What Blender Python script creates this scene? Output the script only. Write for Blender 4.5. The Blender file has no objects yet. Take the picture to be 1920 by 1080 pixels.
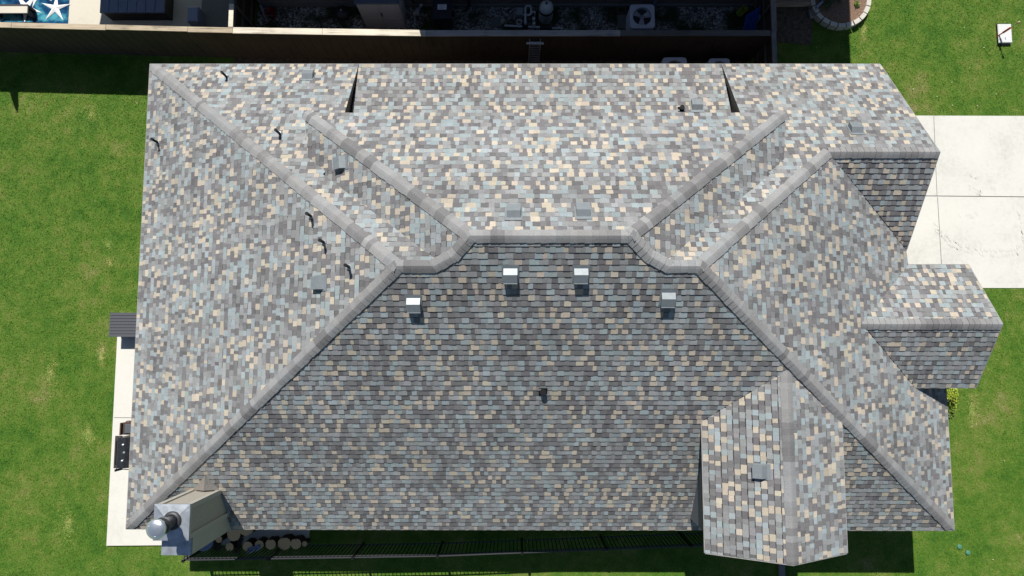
import bpy, bmesh, math, random
from mathutils import Vector, Matrix
R_ = math.radians
random.seed(7)
scene = bpy.context.scene
COL = scene.collection
# ------------------------------------------------------------------ camera (survey values fitted to the photograph)
F_PX, TX, TY, RL, CX, CY, CH = 1255.146, 0.0902, 0.0028, 0.0008, 10.364, 4.8087, 21.1579
RM = Matrix.Rotation(TX, 3, 'X') @ Matrix.Rotation(TY, 3, 'Y') @ Matrix.Rotation(RL, 3, 'Z')
cam = bpy.data.cameras.new('camera'); camo = bpy.data.objects.new('camera', cam); COL.objects.link(camo)
camo.location = (CX, CY, CH); camo.rotation_euler = RM.to_euler()
cam.sensor_width = 36; cam.lens = F_PX / 1920 * 36; cam.clip_end = 500; cam.clip_start = .1
scene.camera = camo
# ------------------------------------------------------------------ sky, sun, exposure
SUN = Vector((-.17, .715, 1)).normalized()
w = bpy.data.worlds.new('World'); scene.world = w; w.use_nodes = True
nt = w.node_tree; sky = nt.nodes.new('ShaderNodeTexSky'); sky.sky_type = 'NISHITA'; sky.sun_disc = False
sky.sun_elevation = math.asin(SUN.z); sky.air_density = .95; sky.dust_density = .2; sky.sun_rotation = math.atan2(SUN.x, SUN.y)
nt.links.new(sky.outputs[0], nt.nodes['Background'].inputs[0]); nt.nodes['Background'].inputs[1].default_value = .062
sl = bpy.data.lights.new('sun', 'SUN'); sl.energy = 5.0; sl.angle = R_(.5); sl.color = (1, .975, .93)
so = bpy.data.objects.new('sun', sl); COL.objects.link(so); so.rotation_euler = SUN.to_track_quat('Z', 'Y').to_euler()
scene.view_settings.view_transform = 'Standard'; scene.view_settings.look = 'None'
scene.view_settings.gamma = 1; scene.view_settings.exposure = 0.12

def at(u, v, z=0.0):
    """a point of the survey: photograph pixel at height z -> metres"""
    d = RM @ Vector(((u - 960) / F_PX, -(v - 540) / F_PX, -1)); t = (z - CH) / d.z
    return Vector((CX + d.x * t, CY + d.y * t, z))
def onp(u, v, pl):
    d = RM @ Vector(((u - 960) / F_PX, -(v - 540) / F_PX, -1)); a, b, c = pl
    t = (a * CX + b * CY + c - CH) / (d.z - a * d.x - b * d.y)
    return Vector((CX, CY, CH)) + d * t

# ------------------------------------------------------------------ materials
def mat(name, base, rough=.8, metal=0, nscale=0, namt=.2, bump=0, spec=.5, coord='Object', emit=None):
    m = bpy.data.materials.new(name); m.use_nodes = True; n = m.node_tree.nodes; l = m.node_tree.links
    b = n['Principled BSDF']; b.inputs['Roughness'].default_value = rough; b.inputs['Metallic'].default_value = metal
    b.inputs['Specular IOR Level'].default_value = spec; b.inputs['Base Color'].default_value = (*base, 1)
    if nscale:
        tc = n.new('ShaderNodeTexCoord'); no = n.new('ShaderNodeTexNoise'); no.inputs['Scale'].default_value = nscale; no.inputs['Detail'].default_value = 6
        l.new(tc.outputs[coord], no.inputs['Vector'])
        mx = n.new('ShaderNodeMix'); mx.data_type = 'RGBA'
        mx.inputs[6].default_value = (*[c * (1 - namt) for c in base], 1); mx.inputs[7].default_value = (*[min(1, c * (1 + namt)) for c in base], 1)
        mr = n.new('ShaderNodeMapRange'); mr.inputs[1].default_value = .3; mr.inputs[2].default_value = .7
        l.new(no.outputs[0], mr.inputs[0]); l.new(mr.outputs[0], mx.inputs[0]); l.new(mx.outputs[2], b.inputs['Base Color'])
        if bump:
            bp = n.new('ShaderNodeBump'); bp.inputs['Strength'].default_value = bump; bp.inputs['Distance'].default_value = .01
            l.new(no.outputs[0], bp.inputs['Height']); l.new(bp.outputs[0], b.inputs['Normal'])
    return m
def ramp(n, stops):
    r = n.new('ShaderNodeValToRGB'); e = r.color_ramp.elements
    while len(e) > 1: e.remove(e[0])
    e[0].position = stops[0][0]; e[0].color = (*stops[0][1], 1)
    for p, c in stops[1:]:
        k = e.new(p); k.color = (*c, 1)
    return r
def noise(n, l, vec, scale, detail=4, rough=.5):
    t = n.new('ShaderNodeTexNoise'); t.inputs['Scale'].default_value = scale; t.inputs['Detail'].default_value = detail; t.inputs['Roughness'].default_value = rough
    l.new(vec, t.inputs['Vector']); return t.outputs[0]
def math_(n, l, op, a, b=None, clamp=False):
    m = n.new('ShaderNodeMath'); m.operation = op; m.use_clamp = clamp
    for i, x in enumerate((a, b)):
        if x is None: continue
        if isinstance(x, (int, float)): m.inputs[i].default_value = x
        else: l.new(x, m.inputs[i])
    return m.outputs[0]
def mixc(n, l, f, a, b, mode='MIX'):
    m = n.new('ShaderNodeMix'); m.data_type = 'RGBA'; m.blend_type = mode
    for i, x in ((0, f), (6, a), (7, b)):
        if isinstance(x, tuple): m.inputs[i].default_value = (*x, 1)
        elif isinstance(x, (int, float)): m.inputs[i].default_value = x
        else: l.new(x, m.inputs[i])
    return m.outputs[2]

def shingle_mat():
    m = bpy.data.materials.new('shingles'); m.use_nodes = True; n = m.node_tree.nodes; l = m.node_tree.links; b = n['Principled BSDF']
    at_ = n.new('ShaderNodeAttribute'); at_.attribute_name = 'Col'; tc = n.new('ShaderNodeTexCoord'); v = tc.outputs['Object']
    g = noise(n, l, v, 75, 4, .8); g = math_(n, l, 'MULTIPLY_ADD', g, 1.9); n[g.node.name].inputs[2].default_value = .05
    st = noise(n, l, v, .6, 7, .65); st = math_(n, l, 'MULTIPLY_ADD', st, .62); n[st.node.name].inputs[2].default_value = .68
    k = math_(n, l, 'MULTIPLY', g, st)
    cc = n.new('ShaderNodeVectorMath'); cc.operation = 'SCALE'; l.new(at_.outputs['Color'], cc.inputs[0]); l.new(k, cc.inputs['Scale'])
    l.new(cc.outputs[0], b.inputs['Base Color']); b.inputs['Roughness'].default_value = .93; b.inputs['Specular IOR Level'].default_value = .25
    bp = n.new('ShaderNodeBump'); bp.inputs['Strength'].default_value = 1; bp.inputs['Distance'].default_value = .004
    l.new(noise(n, l, v, 230, 2), bp.inputs['Height']); l.new(bp.outputs[0], b.inputs['Normal'])
    return m
def grass_color(n, l, v):
    a = noise(n, l, v, .5, 6, .68); b = noise(n, l, v, 2.6, 6, .72); c = noise(n, l, v, 22, 3, .6)
    s = math_(n, l, 'ADD', math_(n, l, 'MULTIPLY', a, .55), math_(n, l, 'MULTIPLY', b, .45))
    s = math_(n, l, 'ADD', s, math_(n, l, 'MULTIPLY', math_(n, l, 'SUBTRACT', c, .5), .25))
    r = ramp(n, [(.36, (.050, .148, .014)), (.45, (.092, .205, .020)), (.53, (.145, .245, .032)), (.60, (.215, .265, .058)), (.67, (.35, .32, .14))])
    l.new(s, r.inputs[0]); return r.outputs[0]
def lawn_mat(name, blades=False):
    m = bpy.data.materials.new(name); m.use_nodes = True; n = m.node_tree.nodes; l = m.node_tree.links; b = n['Principled BSDF']
    g = n.new('ShaderNodeNewGeometry'); col = grass_color(n, l, g.outputs['Position'])
    if blades:
        at_ = n.new('ShaderNodeAttribute'); at_.attribute_name = 'Col'
        col = mixc(n, l, 1.0, col, at_.outputs['Color'], 'MULTIPLY')
    else:
        d = noise(n, l, g.outputs['Position'], 60, 3, .7)
        k = math_(n, l, 'MULTIPLY_ADD', d, 1.6); n[k.node.name].inputs[2].default_value = .0
        cc = n.new('ShaderNodeVectorMath'); cc.operation = 'SCALE'; l.new(col, cc.inputs[0]); l.new(k, cc.inputs['Scale']); col = cc.outputs[0]
        bp = n.new('ShaderNodeBump'); bp.inputs['Strength'].default_value = 1; bp.inputs['Distance'].default_value = .03
        l.new(noise(n, l, g.outputs['Position'], 45, 4, .7), bp.inputs['Height']); l.new(bp.outputs[0], b.inputs['Normal'])
    l.new(col, b.inputs['Base Color']); b.inputs['Roughness'].default_value = .7; b.inputs['Specular IOR Level'].default_value = .2
    return m
def concrete_mat(name, base, stain=.12):
    m = bpy.data.materials.new(name); m.use_nodes = True; n = m.node_tree.nodes; l = m.node_tree.links; b = n['Principled BSDF']
    g = n.new('ShaderNodeNewGeometry'); v = g.outputs['Position']
    a = noise(n, l, v, .7, 6, .65); c = noise(n, l, v, 9, 5, .7); d = noise(n, l, v, 120, 2)
    s = math_(n, l, 'ADD', math_(n, l, 'MULTIPLY', a, .5), math_(n, l, 'ADD', math_(n, l, 'MULTIPLY', c, .3), math_(n, l, 'MULTIPLY', d, .2)))
    r = ramp(n, [(.35, tuple(x * (1 - stain * 1.6) for x in base)), (.5, base), (.65, tuple(min(1, x * (1 + stain * .5)) for x in base))])
    l.new(s, r.inputs[0]); l.new(r.outputs[0], b.inputs['Base Color']); b.inputs['Roughness'].default_value = .9
    bp = n.new('ShaderNodeBump'); bp.inputs['Strength'].default_value = .3; bp.inputs['Distance'].default_value = .003
    l.new(d, bp.inputs['Height']); l.new(bp.outputs[0], b.inputs['Normal'])
    return m
def wood_mat(name, base, dark=.5, knots=True, axis='X'):
    m = bpy.data.materials.new(name); m.use_nodes = True; n = m.node_tree.nodes; l = m.node_tree.links; b = n['Principled BSDF']
    tc = n.new('ShaderNodeTexCoord'); mp = n.new('ShaderNodeMapping'); l.new(tc.outputs['Object'], mp.inputs[0])
    mp.inputs['Scale'].default_value = (1.2, 30, 30) if axis == 'X' else ((30, 1.2, 30) if axis == 'Y' else (30, 30, 1.2))
    a = noise(n, l, mp.outputs[0], 1, 6, .7); c = noise(n, l, tc.outputs['Object'], 1.3, 4)
    s = math_(n, l, 'ADD', math_(n, l, 'MULTIPLY', a, .6), math_(n, l, 'MULTIPLY', c, .4))
    r = ramp(n, [(.36, tuple(x * dark for x in base)), (.48, base), (.62, tuple(min(1, x * 1.25) for x in base))])
    l.new(s, r.inputs[0]); l.new(r.outputs[0], b.inputs['Base Color']); b.inputs['Roughness'].default_value = .85
    if knots:
        vo = n.new('ShaderNodeTexVoronoi'); vo.inputs['Scale'].default_value = 2.2; l.new(tc.outputs['Object'], vo.inputs['Vector'])
        k = math_(n, l, 'LESS_THAN', vo.outputs['Distance'], .045)
        l.new(mixc(n, l, k, r.outputs[0], tuple(x * .25 for x in base)), b.inputs['Base Color'])
    return m
def gravel_mat():
    m = bpy.data.materials.new('gravel'); m.use_nodes = True; n = m.node_tree.nodes; l = m.node_tree.links; b = n['Principled BSDF']
    g = n.new('ShaderNodeNewGeometry'); vo = n.new('ShaderNodeTexVoronoi'); vo.inputs['Scale'].default_value = 22; l.new(g.outputs['Position'], vo.inputs['Vector'])
    sp = n.new('ShaderNodeSeparateColor'); l.new(vo.outputs['Color'], sp.inputs[0])
    r = ramp(n, [(.0, (.03, .03, .03)), (.45, (.2, .19, .17)), (.8, (.42, .41, .38)), (1, (.75, .75, .72))]); l.new(sp.outputs[0], r.inputs[0])
    big = noise(n, l, g.outputs['Position'], 1.1, 4); mr = n.new('ShaderNodeMapRange'); mr.inputs[1].default_value = .42; mr.inputs[2].default_value = .56; l.new(big, mr.inputs[0])
    l.new(mixc(n, l, mr.outputs[0], (.035, .05, .02), r.outputs[0]), b.inputs['Base Color'])
    bp = n.new('ShaderNodeBump'); bp.invert = True; bp.inputs['Strength'].default_value = 1; bp.inputs['Distance'].default_value = .03
    l.new(vo.outputs['Distance'], bp.inputs['Height']); l.new(bp.outputs[0], b.inputs['Normal']); b.inputs['Roughness'].default_value = .9
    return m
def brick_mat():
    m = bpy.data.materials.new('brick'); m.use_nodes = True; n = m.node_tree.nodes; l = m.node_tree.links; b = n['Principled BSDF']
    tc = n.new('ShaderNodeTexCoord'); sx = n.new('ShaderNodeSeparateXYZ'); l.new(tc.outputs['Object'], sx.inputs[0])
    cx = n.new('ShaderNodeCombineXYZ'); l.new(math_(n, l, 'ADD', sx.outputs[0], sx.outputs[1]), cx.inputs[0]); l.new(sx.outputs[2], cx.inputs[1])
    br = n.new('ShaderNodeTexBrick'); l.new(cx.outputs[0], br.inputs['Vector']); br.inputs['Scale'].default_value = 1
    br.inputs['Brick Width'].default_value = .2; br.inputs['Row Height'].default_value = .067; br.inputs['Mortar Size'].default_value = .006
    br.inputs['Color1'].default_value = (.16, .10, .075, 1); br.inputs['Color2'].default_value = (.24, .17, .13, 1); br.inputs['Mortar'].default_value = (.35, .33, .3, 1)
    l.new(br.outputs[0], b.inputs['Base Color']); b.inputs['Roughness'].default_value = .9
    return m
def water_mat():
    m = bpy.data.materials.new('spa_water'); m.use_nodes = True; n = m.node_tree.nodes; l = m.node_tree.links; b = n['Principled BSDF']
    g = n.new('ShaderNodeNewGeometry'); a = noise(n, l, g.outputs['Position'], 2.2, 4); r = ramp(n, [(.42, (.006, .028, .08)), (.52, (.012, .08, .17)), (.64, (.08, .33, .40))])
    l.new(a, r.inputs[0]); l.new(r.outputs[0], b.inputs['Base Color']); b.inputs['Roughness'].default_value = .08
    bp = n.new('ShaderNodeBump'); bp.inputs['Strength'].default_value = .3; bp.inputs['Distance'].default_value = .02
    l.new(noise(n, l, g.outputs['Position'], 9, 3), bp.inputs['Height']); l.new(bp.outputs[0], b.inputs['Normal'])
    return m
M = dict(
 shingle=shingle_mat(), lawn=lawn_mat('lawn'), blade=lawn_mat('grass_blade', True), gravel=gravel_mat(), brick=brick_mat(), water=water_mat(),
 concrete=concrete_mat('driveway_concrete', (.64, .62, .56), .12), patio=concrete_mat('patio_concrete', (.66, .635, .565), .08), paver=concrete_mat('paver_concrete', (.2, .2, .19)),
 cream=concrete_mat('pool_deck_concrete', (.62, .57, .47), .1), bedstone=concrete_mat('bed_stone', (.55, .52, .45), .3),
 deck=mat('roof_deck', (.05, .05, .05), .9), porchwall=mat('blue_grey_wall_paint', (.13, .14, .16), .7), shadetrim=mat('shaded_brown_trim', (.035, .03, .026), .7), trim=mat('trim_paint', (.30, .29, .27), .6, nscale=6, namt=.06), soffit=mat('soffit_paint', (.5, .48, .44), .7),
 siding=mat('chimney_siding', (.41, .375, .315), .75, nscale=30, namt=.12, bump=.2), sidingtrim=mat('chimney_trim', (.46, .435, .38), .7, nscale=20, namt=.08),
 galv=mat('galvanised_metal', (.50, .53, .56), .42, .75, nscale=6, namt=.25), dome=mat('flue_cap_metal', (.72, .76, .78), .28, .85, nscale=5, namt=.08),
 flue=mat('dark_flue_metal', (.06, .06, .065), .5, .5), vent=mat('vent_metal', (.235, .26, .27), .48, .25, nscale=12, namt=.08), pipe=mat('black_pipe', (.006, .006, .008), .6, spec=.25),
 collar=mat('white_collar', (.42, .43, .44), .5, .3), capwood=wood_mat('weathered_cap_wood', (.43, .35, .24), .4), palewood=wood_mat('pale_cap_wood', (.64, .57, .45)), graywood=wood_mat('grey_cap_wood', (.40, .38, .36)),
 darkwood=wood_mat('dark_cap_wood', (.13, .12, .11)), capY=wood_mat('side_cap_wood', (.2, .19, .185), axis='Y'), fence=wood_mat('stained_fence_boards', (.058, .041, .028), .55, False, 'Z'),
 glarerail=mat('iron_rail_glare', (.06, .06, .064), .4, .2), iron=mat('black_iron', (.012, .012, .015), .3, .3, spec=.8), slat=mat('charcoal_resin', (.075, .077, .088), .55, nscale=60, namt=.12), slatside=mat('charcoal_resin_side', (.05, .05, .06), .6),
 alu=mat('aluminium', (.55, .57, .62), .35, .6), acpaint=mat('ac_paint', (.62, .64, .70), .5, nscale=9, namt=.08), acdark=mat('ac_dark', (.04, .042, .048), .6), blade2=mat('fan_blade', (.65, .68, .72), .45, .3),
 grill=mat('grill_enamel', (.03, .032, .035), .3, .2, nscale=14, namt=.3), grillb=mat('grill_body', (.045, .038, .035), .5), rust=mat('rusty_cart', (.06, .032, .022), .7, nscale=20, namt=.4), smoke=mat('grey_lid_glass', (.10, .11, .12), .3),
 silver=mat('silver_knob', (.85, .87, .88), .2, .6), bark=mat('bark', (.055, .040, .03), .9, nscale=30, namt=.5, bump=.6),
 pvc=mat('white_pvc', (.75, .76, .78), .4), tank=mat('filter_tank', (.70, .70, .66), .5), black=mat('black_plastic', (.02, .02, .022), .4), shed=mat('beige_resin_cabinet', (.52, .50, .50), .6), shedtop=mat('blue_grey_resin_lid', (.10, .12, .17), .6),
 bin=mat('navy_bin_plastic', (.02, .022, .035), .5), label=mat('white_label', (.85, .87, .9), .5), labelink=mat('label_ink', (.08, .09, .12), .6), red=mat('red_paint', (.55, .05, .03), .45), redd=mat('red_bucket_plastic', (.25, .02, .03), .5),
 box=mat('blue_grey_deck_box', (.14, .18, .28), .55, nscale=10, namt=.1), boxside=mat('deck_box_side', (.035, .03, .03), .7), grey2=mat('grey_blue_plastic', (.24, .29, .42), .55), white=mat('white_plastic', (.66, .66, .64), .45, nscale=8, namt=.03),
 star=mat('white_starfish_tile', (.88, .88, .86), .5), blue=mat('blue_vinyl', (.05, .12, .55), .35), lblue=mat('pale_blue_vinyl', (.2, .55, .85), .3), yellow=mat('yellow_green_hose', (.35, .42, .04), .5), mulch=mat('mulch', (.20, .125, .085), .95, nscale=40, namt=.6, bump=.8),
 dirt=mat('bare_soil', (.10, .075, .05), .95, nscale=9, namt=.5, bump=.5), cloth=mat('patterned_blue_cloth', (.20, .25, .33), .9, nscale=60, namt=.7), drum=mat('blue_grey_drum_lid', (.20, .26, .40), .5), glass=mat('dark_window_glass', (.02, .03, .045), .05, spec=1),
 winframe=mat('window_frame', (.42, .43, .44), .5), nroof=mat('neighbour_shingles', (.14, .13, .12), .9, nscale=20, namt=.3), umb=mat('umbrella_cloth', (.25, .2, .16), .9), leafy=mat('yellow_green_leaf', (.33, .40, .02), .5), leafd=mat('green_leaf', (.05, .12, .015), .55), drybush=mat('dark_leaf', (.03, .055, .015), .6),
 valve=mat('green_valve_lid', (.07, .22, .14), .5), leafpale=mat('dry_leaf', (.65, .60, .42), .7), bamboo=mat('bamboo_tip', (.55, .42, .25), .6), tread=concrete_mat('tyre_rubber_mark', (.585, .575, .53), .1), joint=mat('joint_filler', (.10, .10, .09), .95), greyfab=mat('grey_hose_reel', (.32, .33, .36), .6))
def wood_end():
    m = bpy.data.materials.new('log_end'); m.use_nodes = True; n = m.node_tree.nodes; l = m.node_tree.links; b = n['Principled BSDF']
    tc = n.new('ShaderNodeTexCoord'); wv = n.new('ShaderNodeTexWave'); wv.wave_type = 'RINGS'; wv.rings_direction = 'Z'; wv.inputs['Scale'].default_value = 22; wv.inputs['Distortion'].default_value = 1.2
    l.new(tc.outputs['Object'], wv.inputs['Vector']); l.new(mixc(n, l, wv.outputs[1] if len(wv.outputs) > 1 else wv.outputs[0], (.74, .46, .22), (.95, .70, .38)), b.inputs['Base Color']); b.inputs['Roughness'].default_value = .9
    return m
M['logend'] = wood_end()

# ------------------------------------------------------------------ mesh helpers
class MB:
    def __init__(s): s.v = []; s.f = []; s.m = []; s.c = []; s.col = False; s.mi = 0; s.sm = []
    def poly(s, pts, col=None, mi=None, smooth=False):
        i = len(s.v); s.v += [tuple(p) for p in pts]; s.f.append(tuple(range(i, i + len(pts)))); s.m.append(s.mi if mi is None else mi); s.sm.append(smooth)
        s.c += [col or (1, 1, 1)] * len(pts)
        if col: s.col = True
    def raw(s, vs, fs, col=None, smooth=False):
        i = len(s.v); s.v += [tuple(p) for p in vs]
        for f in fs:
            s.f.append(tuple(i + k for k in f)); s.m.append(s.mi); s.sm.append(smooth); s.c += [col or (1, 1, 1)] * len(f)
        if col: s.col = True
    def box(s, x0, x1, y0, y1, z0, z1, T=None, ch=0):
        if ch:
            c = ch; vs = []
            for z, d in ((z0, 0), (z1 - c, 0), (z1, c)):
                vs += [(x0 + d, y0 + d, z), (x1 - d, y0 + d, z), (x1 - d, y1 - d, z), (x0 + d, y1 - d, z)]
            fs = [(3, 2, 1, 0), (8, 9, 10, 11)] + [(k + a, k + (a + 1) % 4, k + 4 + (a + 1) % 4, k + 4 + a) for k in (0, 4) for a in range(4)]
        else:
            vs = [(x, y, z) for z in (z0, z1) for x, y in ((x0, y0), (x1, y0), (x1, y1), (x0, y1))]
            fs = [(3, 2, 1, 0), (4, 5, 6, 7), (0, 1, 5, 4), (1, 2, 6, 5), (2, 3, 7, 6), (3, 0, 4, 7)]
        if T: vs = [T @ Vector(v) for v in vs]
        s.raw(vs, fs)
    def beam(s, a, b, wd, h, up=Vector((0, 0, 1))):
        a = Vector(a); b = Vector(b); d = (b - a).normalized(); sd = d.cross(up).normalized() * wd / 2; u = sd.cross(d).normalized() * h / 2
        vs = [p + q for p in (a, b) for q in (-sd - u, sd - u, sd + u, -sd + u)]
        s.raw(vs, [(0, 1, 2, 3), (7, 6, 5, 4), (0, 4, 5, 1), (1, 5, 6, 2), (2, 6, 7, 3), (3, 7, 4, 0)])
    def tube(s, pts, r, n=10, cap=True, smooth=True, col=None):
        pts = [Vector(p) for p in pts]; rs = r if isinstance(r, (list, tuple)) else [r] * len(pts); vs = []
        for i, p in enumerate(pts):
            d = (pts[min(i + 1, len(pts) - 1)] - pts[max(i - 1, 0)])
            d = d.normalized() if d.length > 1e-6 else Vector((0, 0, 1))
            a = d.orthogonal() if abs(d.z) > .9 else d.cross(Vector((0, 0, 1)))
            if abs(d.z) > .9: a = Vector((1, 0, 0)) - d * d.x
            a.normalize(); b = d.cross(a)
            vs += [p + (a * math.cos(t * 2 * math.pi / n) + b * math.sin(t * 2 * math.pi / n)) * rs[i] for t in range(n)]
        fs = [(i * n + k, i * n + (k + 1) % n, (i + 1) * n + (k + 1) % n, (i + 1) * n + k) for i in range(len(pts) - 1) for k in range(n)]
        s.raw(vs, fs, smooth=smooth, col=col)
        if cap:
            s.raw(vs[:n], [tuple(range(n))[::-1]], col=col); s.raw(vs[-n:], [tuple(range(n))], col=col)
    def lathe(s, c, prof, n=24, smooth=True):
        vs = [(c[0] + max(r, 1e-4) * math.cos(t / n * 2 * math.pi), c[1] + max(r, 1e-4) * math.sin(t / n * 2 * math.pi), c[2] + z) for r, z in prof for t in range(n)]
        s.raw(vs, [(i * n + k, i * n + (k + 1) % n, (i + 1) * n + (k + 1) % n, (i + 1) * n + k) for i in range(len(prof) - 1) for k in range(n)], smooth=smooth)
    def build(s, name, m, parent=None):
        me = bpy.data.meshes.new(name); me.from_pydata(s.v, [], s.f)
        for x in (m if isinstance(m, list) else [m]): me.materials.append(x)
        me.polygons.foreach_set('material_index', s.m); me.polygons.foreach_set('use_smooth', s.sm)
        if s.col:
            ca = me.color_attributes.new('Col', 'FLOAT_COLOR', 'CORNER'); buf = []
            for c in s.c: buf += [c[0], c[1], c[2], 1]
            ca.data.foreach_set('color', buf)
        me.update(); o = bpy.data.objects.new(name, me); COL.objects.link(o)
        if parent:
            o.parent = parent; o.matrix_parent_inverse = Matrix.Translation(parent.location).inverted() if parent.type == 'EMPTY' else Matrix.Identity(4)
        return o
def recentre(o, c):
    """move an object's origin to c (keeps its shape where it is)"""
    c = Vector(c); o.data.transform(Matrix.Translation(-c)); o.location = c; return o
def tag(o, label=None, cat=None, group=None, kind=None):
    if label: o['label'] = label
    if cat: o['category'] = cat
    if group: o['group'] = group
    if kind: o['kind'] = kind
    return o
def empty(name, loc, label, cat, group=None, rz=0):
    o = bpy.data.objects.new(name, None); COL.objects.link(o); o.location = loc; o.rotation_euler.z = rz; o.empty_display_size = .2
    return tag(o, label, cat, group)
def local(mb, name, m, parent):
    """part given in its thing's own coordinates"""
    o = mb.build(name, m); o.parent = parent; return o
def copy_tree(o, parent=None):
    c = o.copy(); COL.objects.link(c); c.parent = parent
    for ch in [x for x in bpy.data.objects if x.parent == o]: copy_tree(ch, c)
    return c

# ------------------------------------------------------------------ roof geometry (metres)
L, D, EV = 22.1032, 12.8597, 2.7588
mS, mN, mW, mE, g1, g2 = .7149, .7321, .5841, .5880, .7325, .6817
PS = (0, mS, EV); PN = (0, -mN, EV + mN * D); PW = (mW, 0, EV); PE = (-mE, 0, EV + mE * L)
def lift(x, y, pl): return Vector((x, y, pl[0] * x + pl[1] * y + pl[2]))
YR = D * mN / (mS + mN); ZR = EV + mS * YR
A = Vector((0, D, EV)); B = Vector((0, 0, EV)); C = Vector((L, 0, EV))
P1 = Vector((mS * YR / mW, YR, ZR)); P4 = Vector((L - mS * YR / mE, YR, ZR))
V = lift(8.924, YR, PS); V2 = lift(13.379, YR, PS); P2 = lift(9.487, 7.073, PS); P3 = lift(12.711, 7.073, PS)
PNU = (0, -mN, P2.z + mN * 7.073)
HW = lift(5.266, 10.525, PNU); HE = lift(16.954, 10.525, PNU)
def plane3(a, b, c):
    n = (b - a).cross(c - a); sx, sy = -n.x / n.z, -n.y / n.z; return (sx, sy, a.z - sx * a.x - sy * a.y)
PSW = plane3(P2, V, HW); PSE = plane3(P3, V2, HE)
VW = lift(5.376, 9.253, PSW); VE = lift(16.861, 9.077, PSE)
G = 20.759; y3 = 9.5998; z3 = EV + mN * (D - y3); R1 = Vector((L - (z3 - EV) / mE, y3, z3)); GT = Vector((G, y3, z3))
zl = z3 - mE * (G - R1.x); GL = Vector((G, y3 - (z3 - zl) / g1, zl)); PG1 = (0, g1, z3 - g1 * y3)
x4, y4, w4, G2 = 18.9394, 5.4198, 1.604, 22.4012; z4 = EV + mE * (L - x4)
R2 = Vector((x4, y4, z4)); R2E = Vector((G2, y4, z4)); xv = x4 + g2 * w4 / mE
PG2S = (0, g2, z4 - g2 * y4); PG2N = (0, -g2, z4 + g2 * y4)
V2S = Vector((xv, y4 - w4, z4 - g2 * w4)); V2N = Vector((xv, y4 + w4, z4 - g2 * w4))
E2S = Vector((G2, y4 - w4, z4 - g2 * w4)); E2N = Vector((G2, y4 + w4, z4 - g2 * w4))
ED = Vector((L, 3.172, EV))
# porch gable on the south side
PRT = Vector((16.53, 4.315, 5.843)); PRB = Vector((16.58, .06, 5.843)); PZ = 4.973
PWT = Vector((14.859, 3.098, PZ)); PWB = Vector((14.835, .066, PZ)); PET = Vector((18.167, 3.22, PZ)); PEB = Vector((18.165, .037, PZ)); PHT = Vector((16.88, 4.29, 5.80))
kW = (5.843 - PZ) / (16.555 - 14.847); kE = (5.843 - PZ) / (18.166 - 16.555)
PPW = (kW, 0, PZ - kW * 14.847); PPE = (-kE, 0, PZ + kE * 18.166)
PRT = lift(16.555, 4.33, PPW); PRB = lift(16.555, .05, PPW); PWT = lift(14.847, 3.098, PPW); PWB = lift(14.847, .05, PPW); PET = lift(18.166, 3.22, PPE); PEB = lift(18.166, .05, PPE); PHT = lift(16.88, 4.29, PPE)
PMN = (0, -.43, EV + .43 * D); XL, XR = 5.945, 16.26

house = empty('house', (11, 6.4, 0), 'large single storey house under a many-hipped roof of mixed grey, blue and tan shingles', 'house')
PAL = [((.176, .169, .170), .21), ((.252, .251, .248), .21), ((.300, .308, .304), .20), ((.298, .340, .345), .22), ((.465, .405, .322), .17)]
LASTC = [0]
def palcol(rnd):
    r = rnd.random(); t = 0; i = 0
    for i, (c, p) in enumerate(PAL):
        t += p
        if r < t: break
    if LASTC[0] == 4 and rnd.random() < .5: i = 0
    elif LASTC[0] == 0 and rnd.random() < .12: i = 4
    LASTC[0] = i; c = PAL[i][0]
    k = rnd.uniform(.9, 1.1); return tuple(x * k * rnd.uniform(.98, 1.02) for x in c)
EX = .1435
def clip(poly, quad):
    out = poly
    for i in range(4):
        a = quad[i]; b = quad[(i + 1) % 4]; nx, ny = -(b[1] - a[1]), b[0] - a[0]; inp = out; out = []
        if not inp: return []
        def sd(p): return (p[0] - a[0]) * nx + (p[1] - a[1]) * ny
        for j, p in enumerate(inp):
            q = inp[(j + 1) % len(inp)]; dp, dq = sd(p), sd(q)
            if dp >= 0: out.append(p)
            if (dp >= 0) != (dq >= 0):
                t = dp / (dp - dq); out.append((p[0] + (q[0] - p[0]) * t, p[1] + (q[1] - p[1]) * t))
    return out
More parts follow.
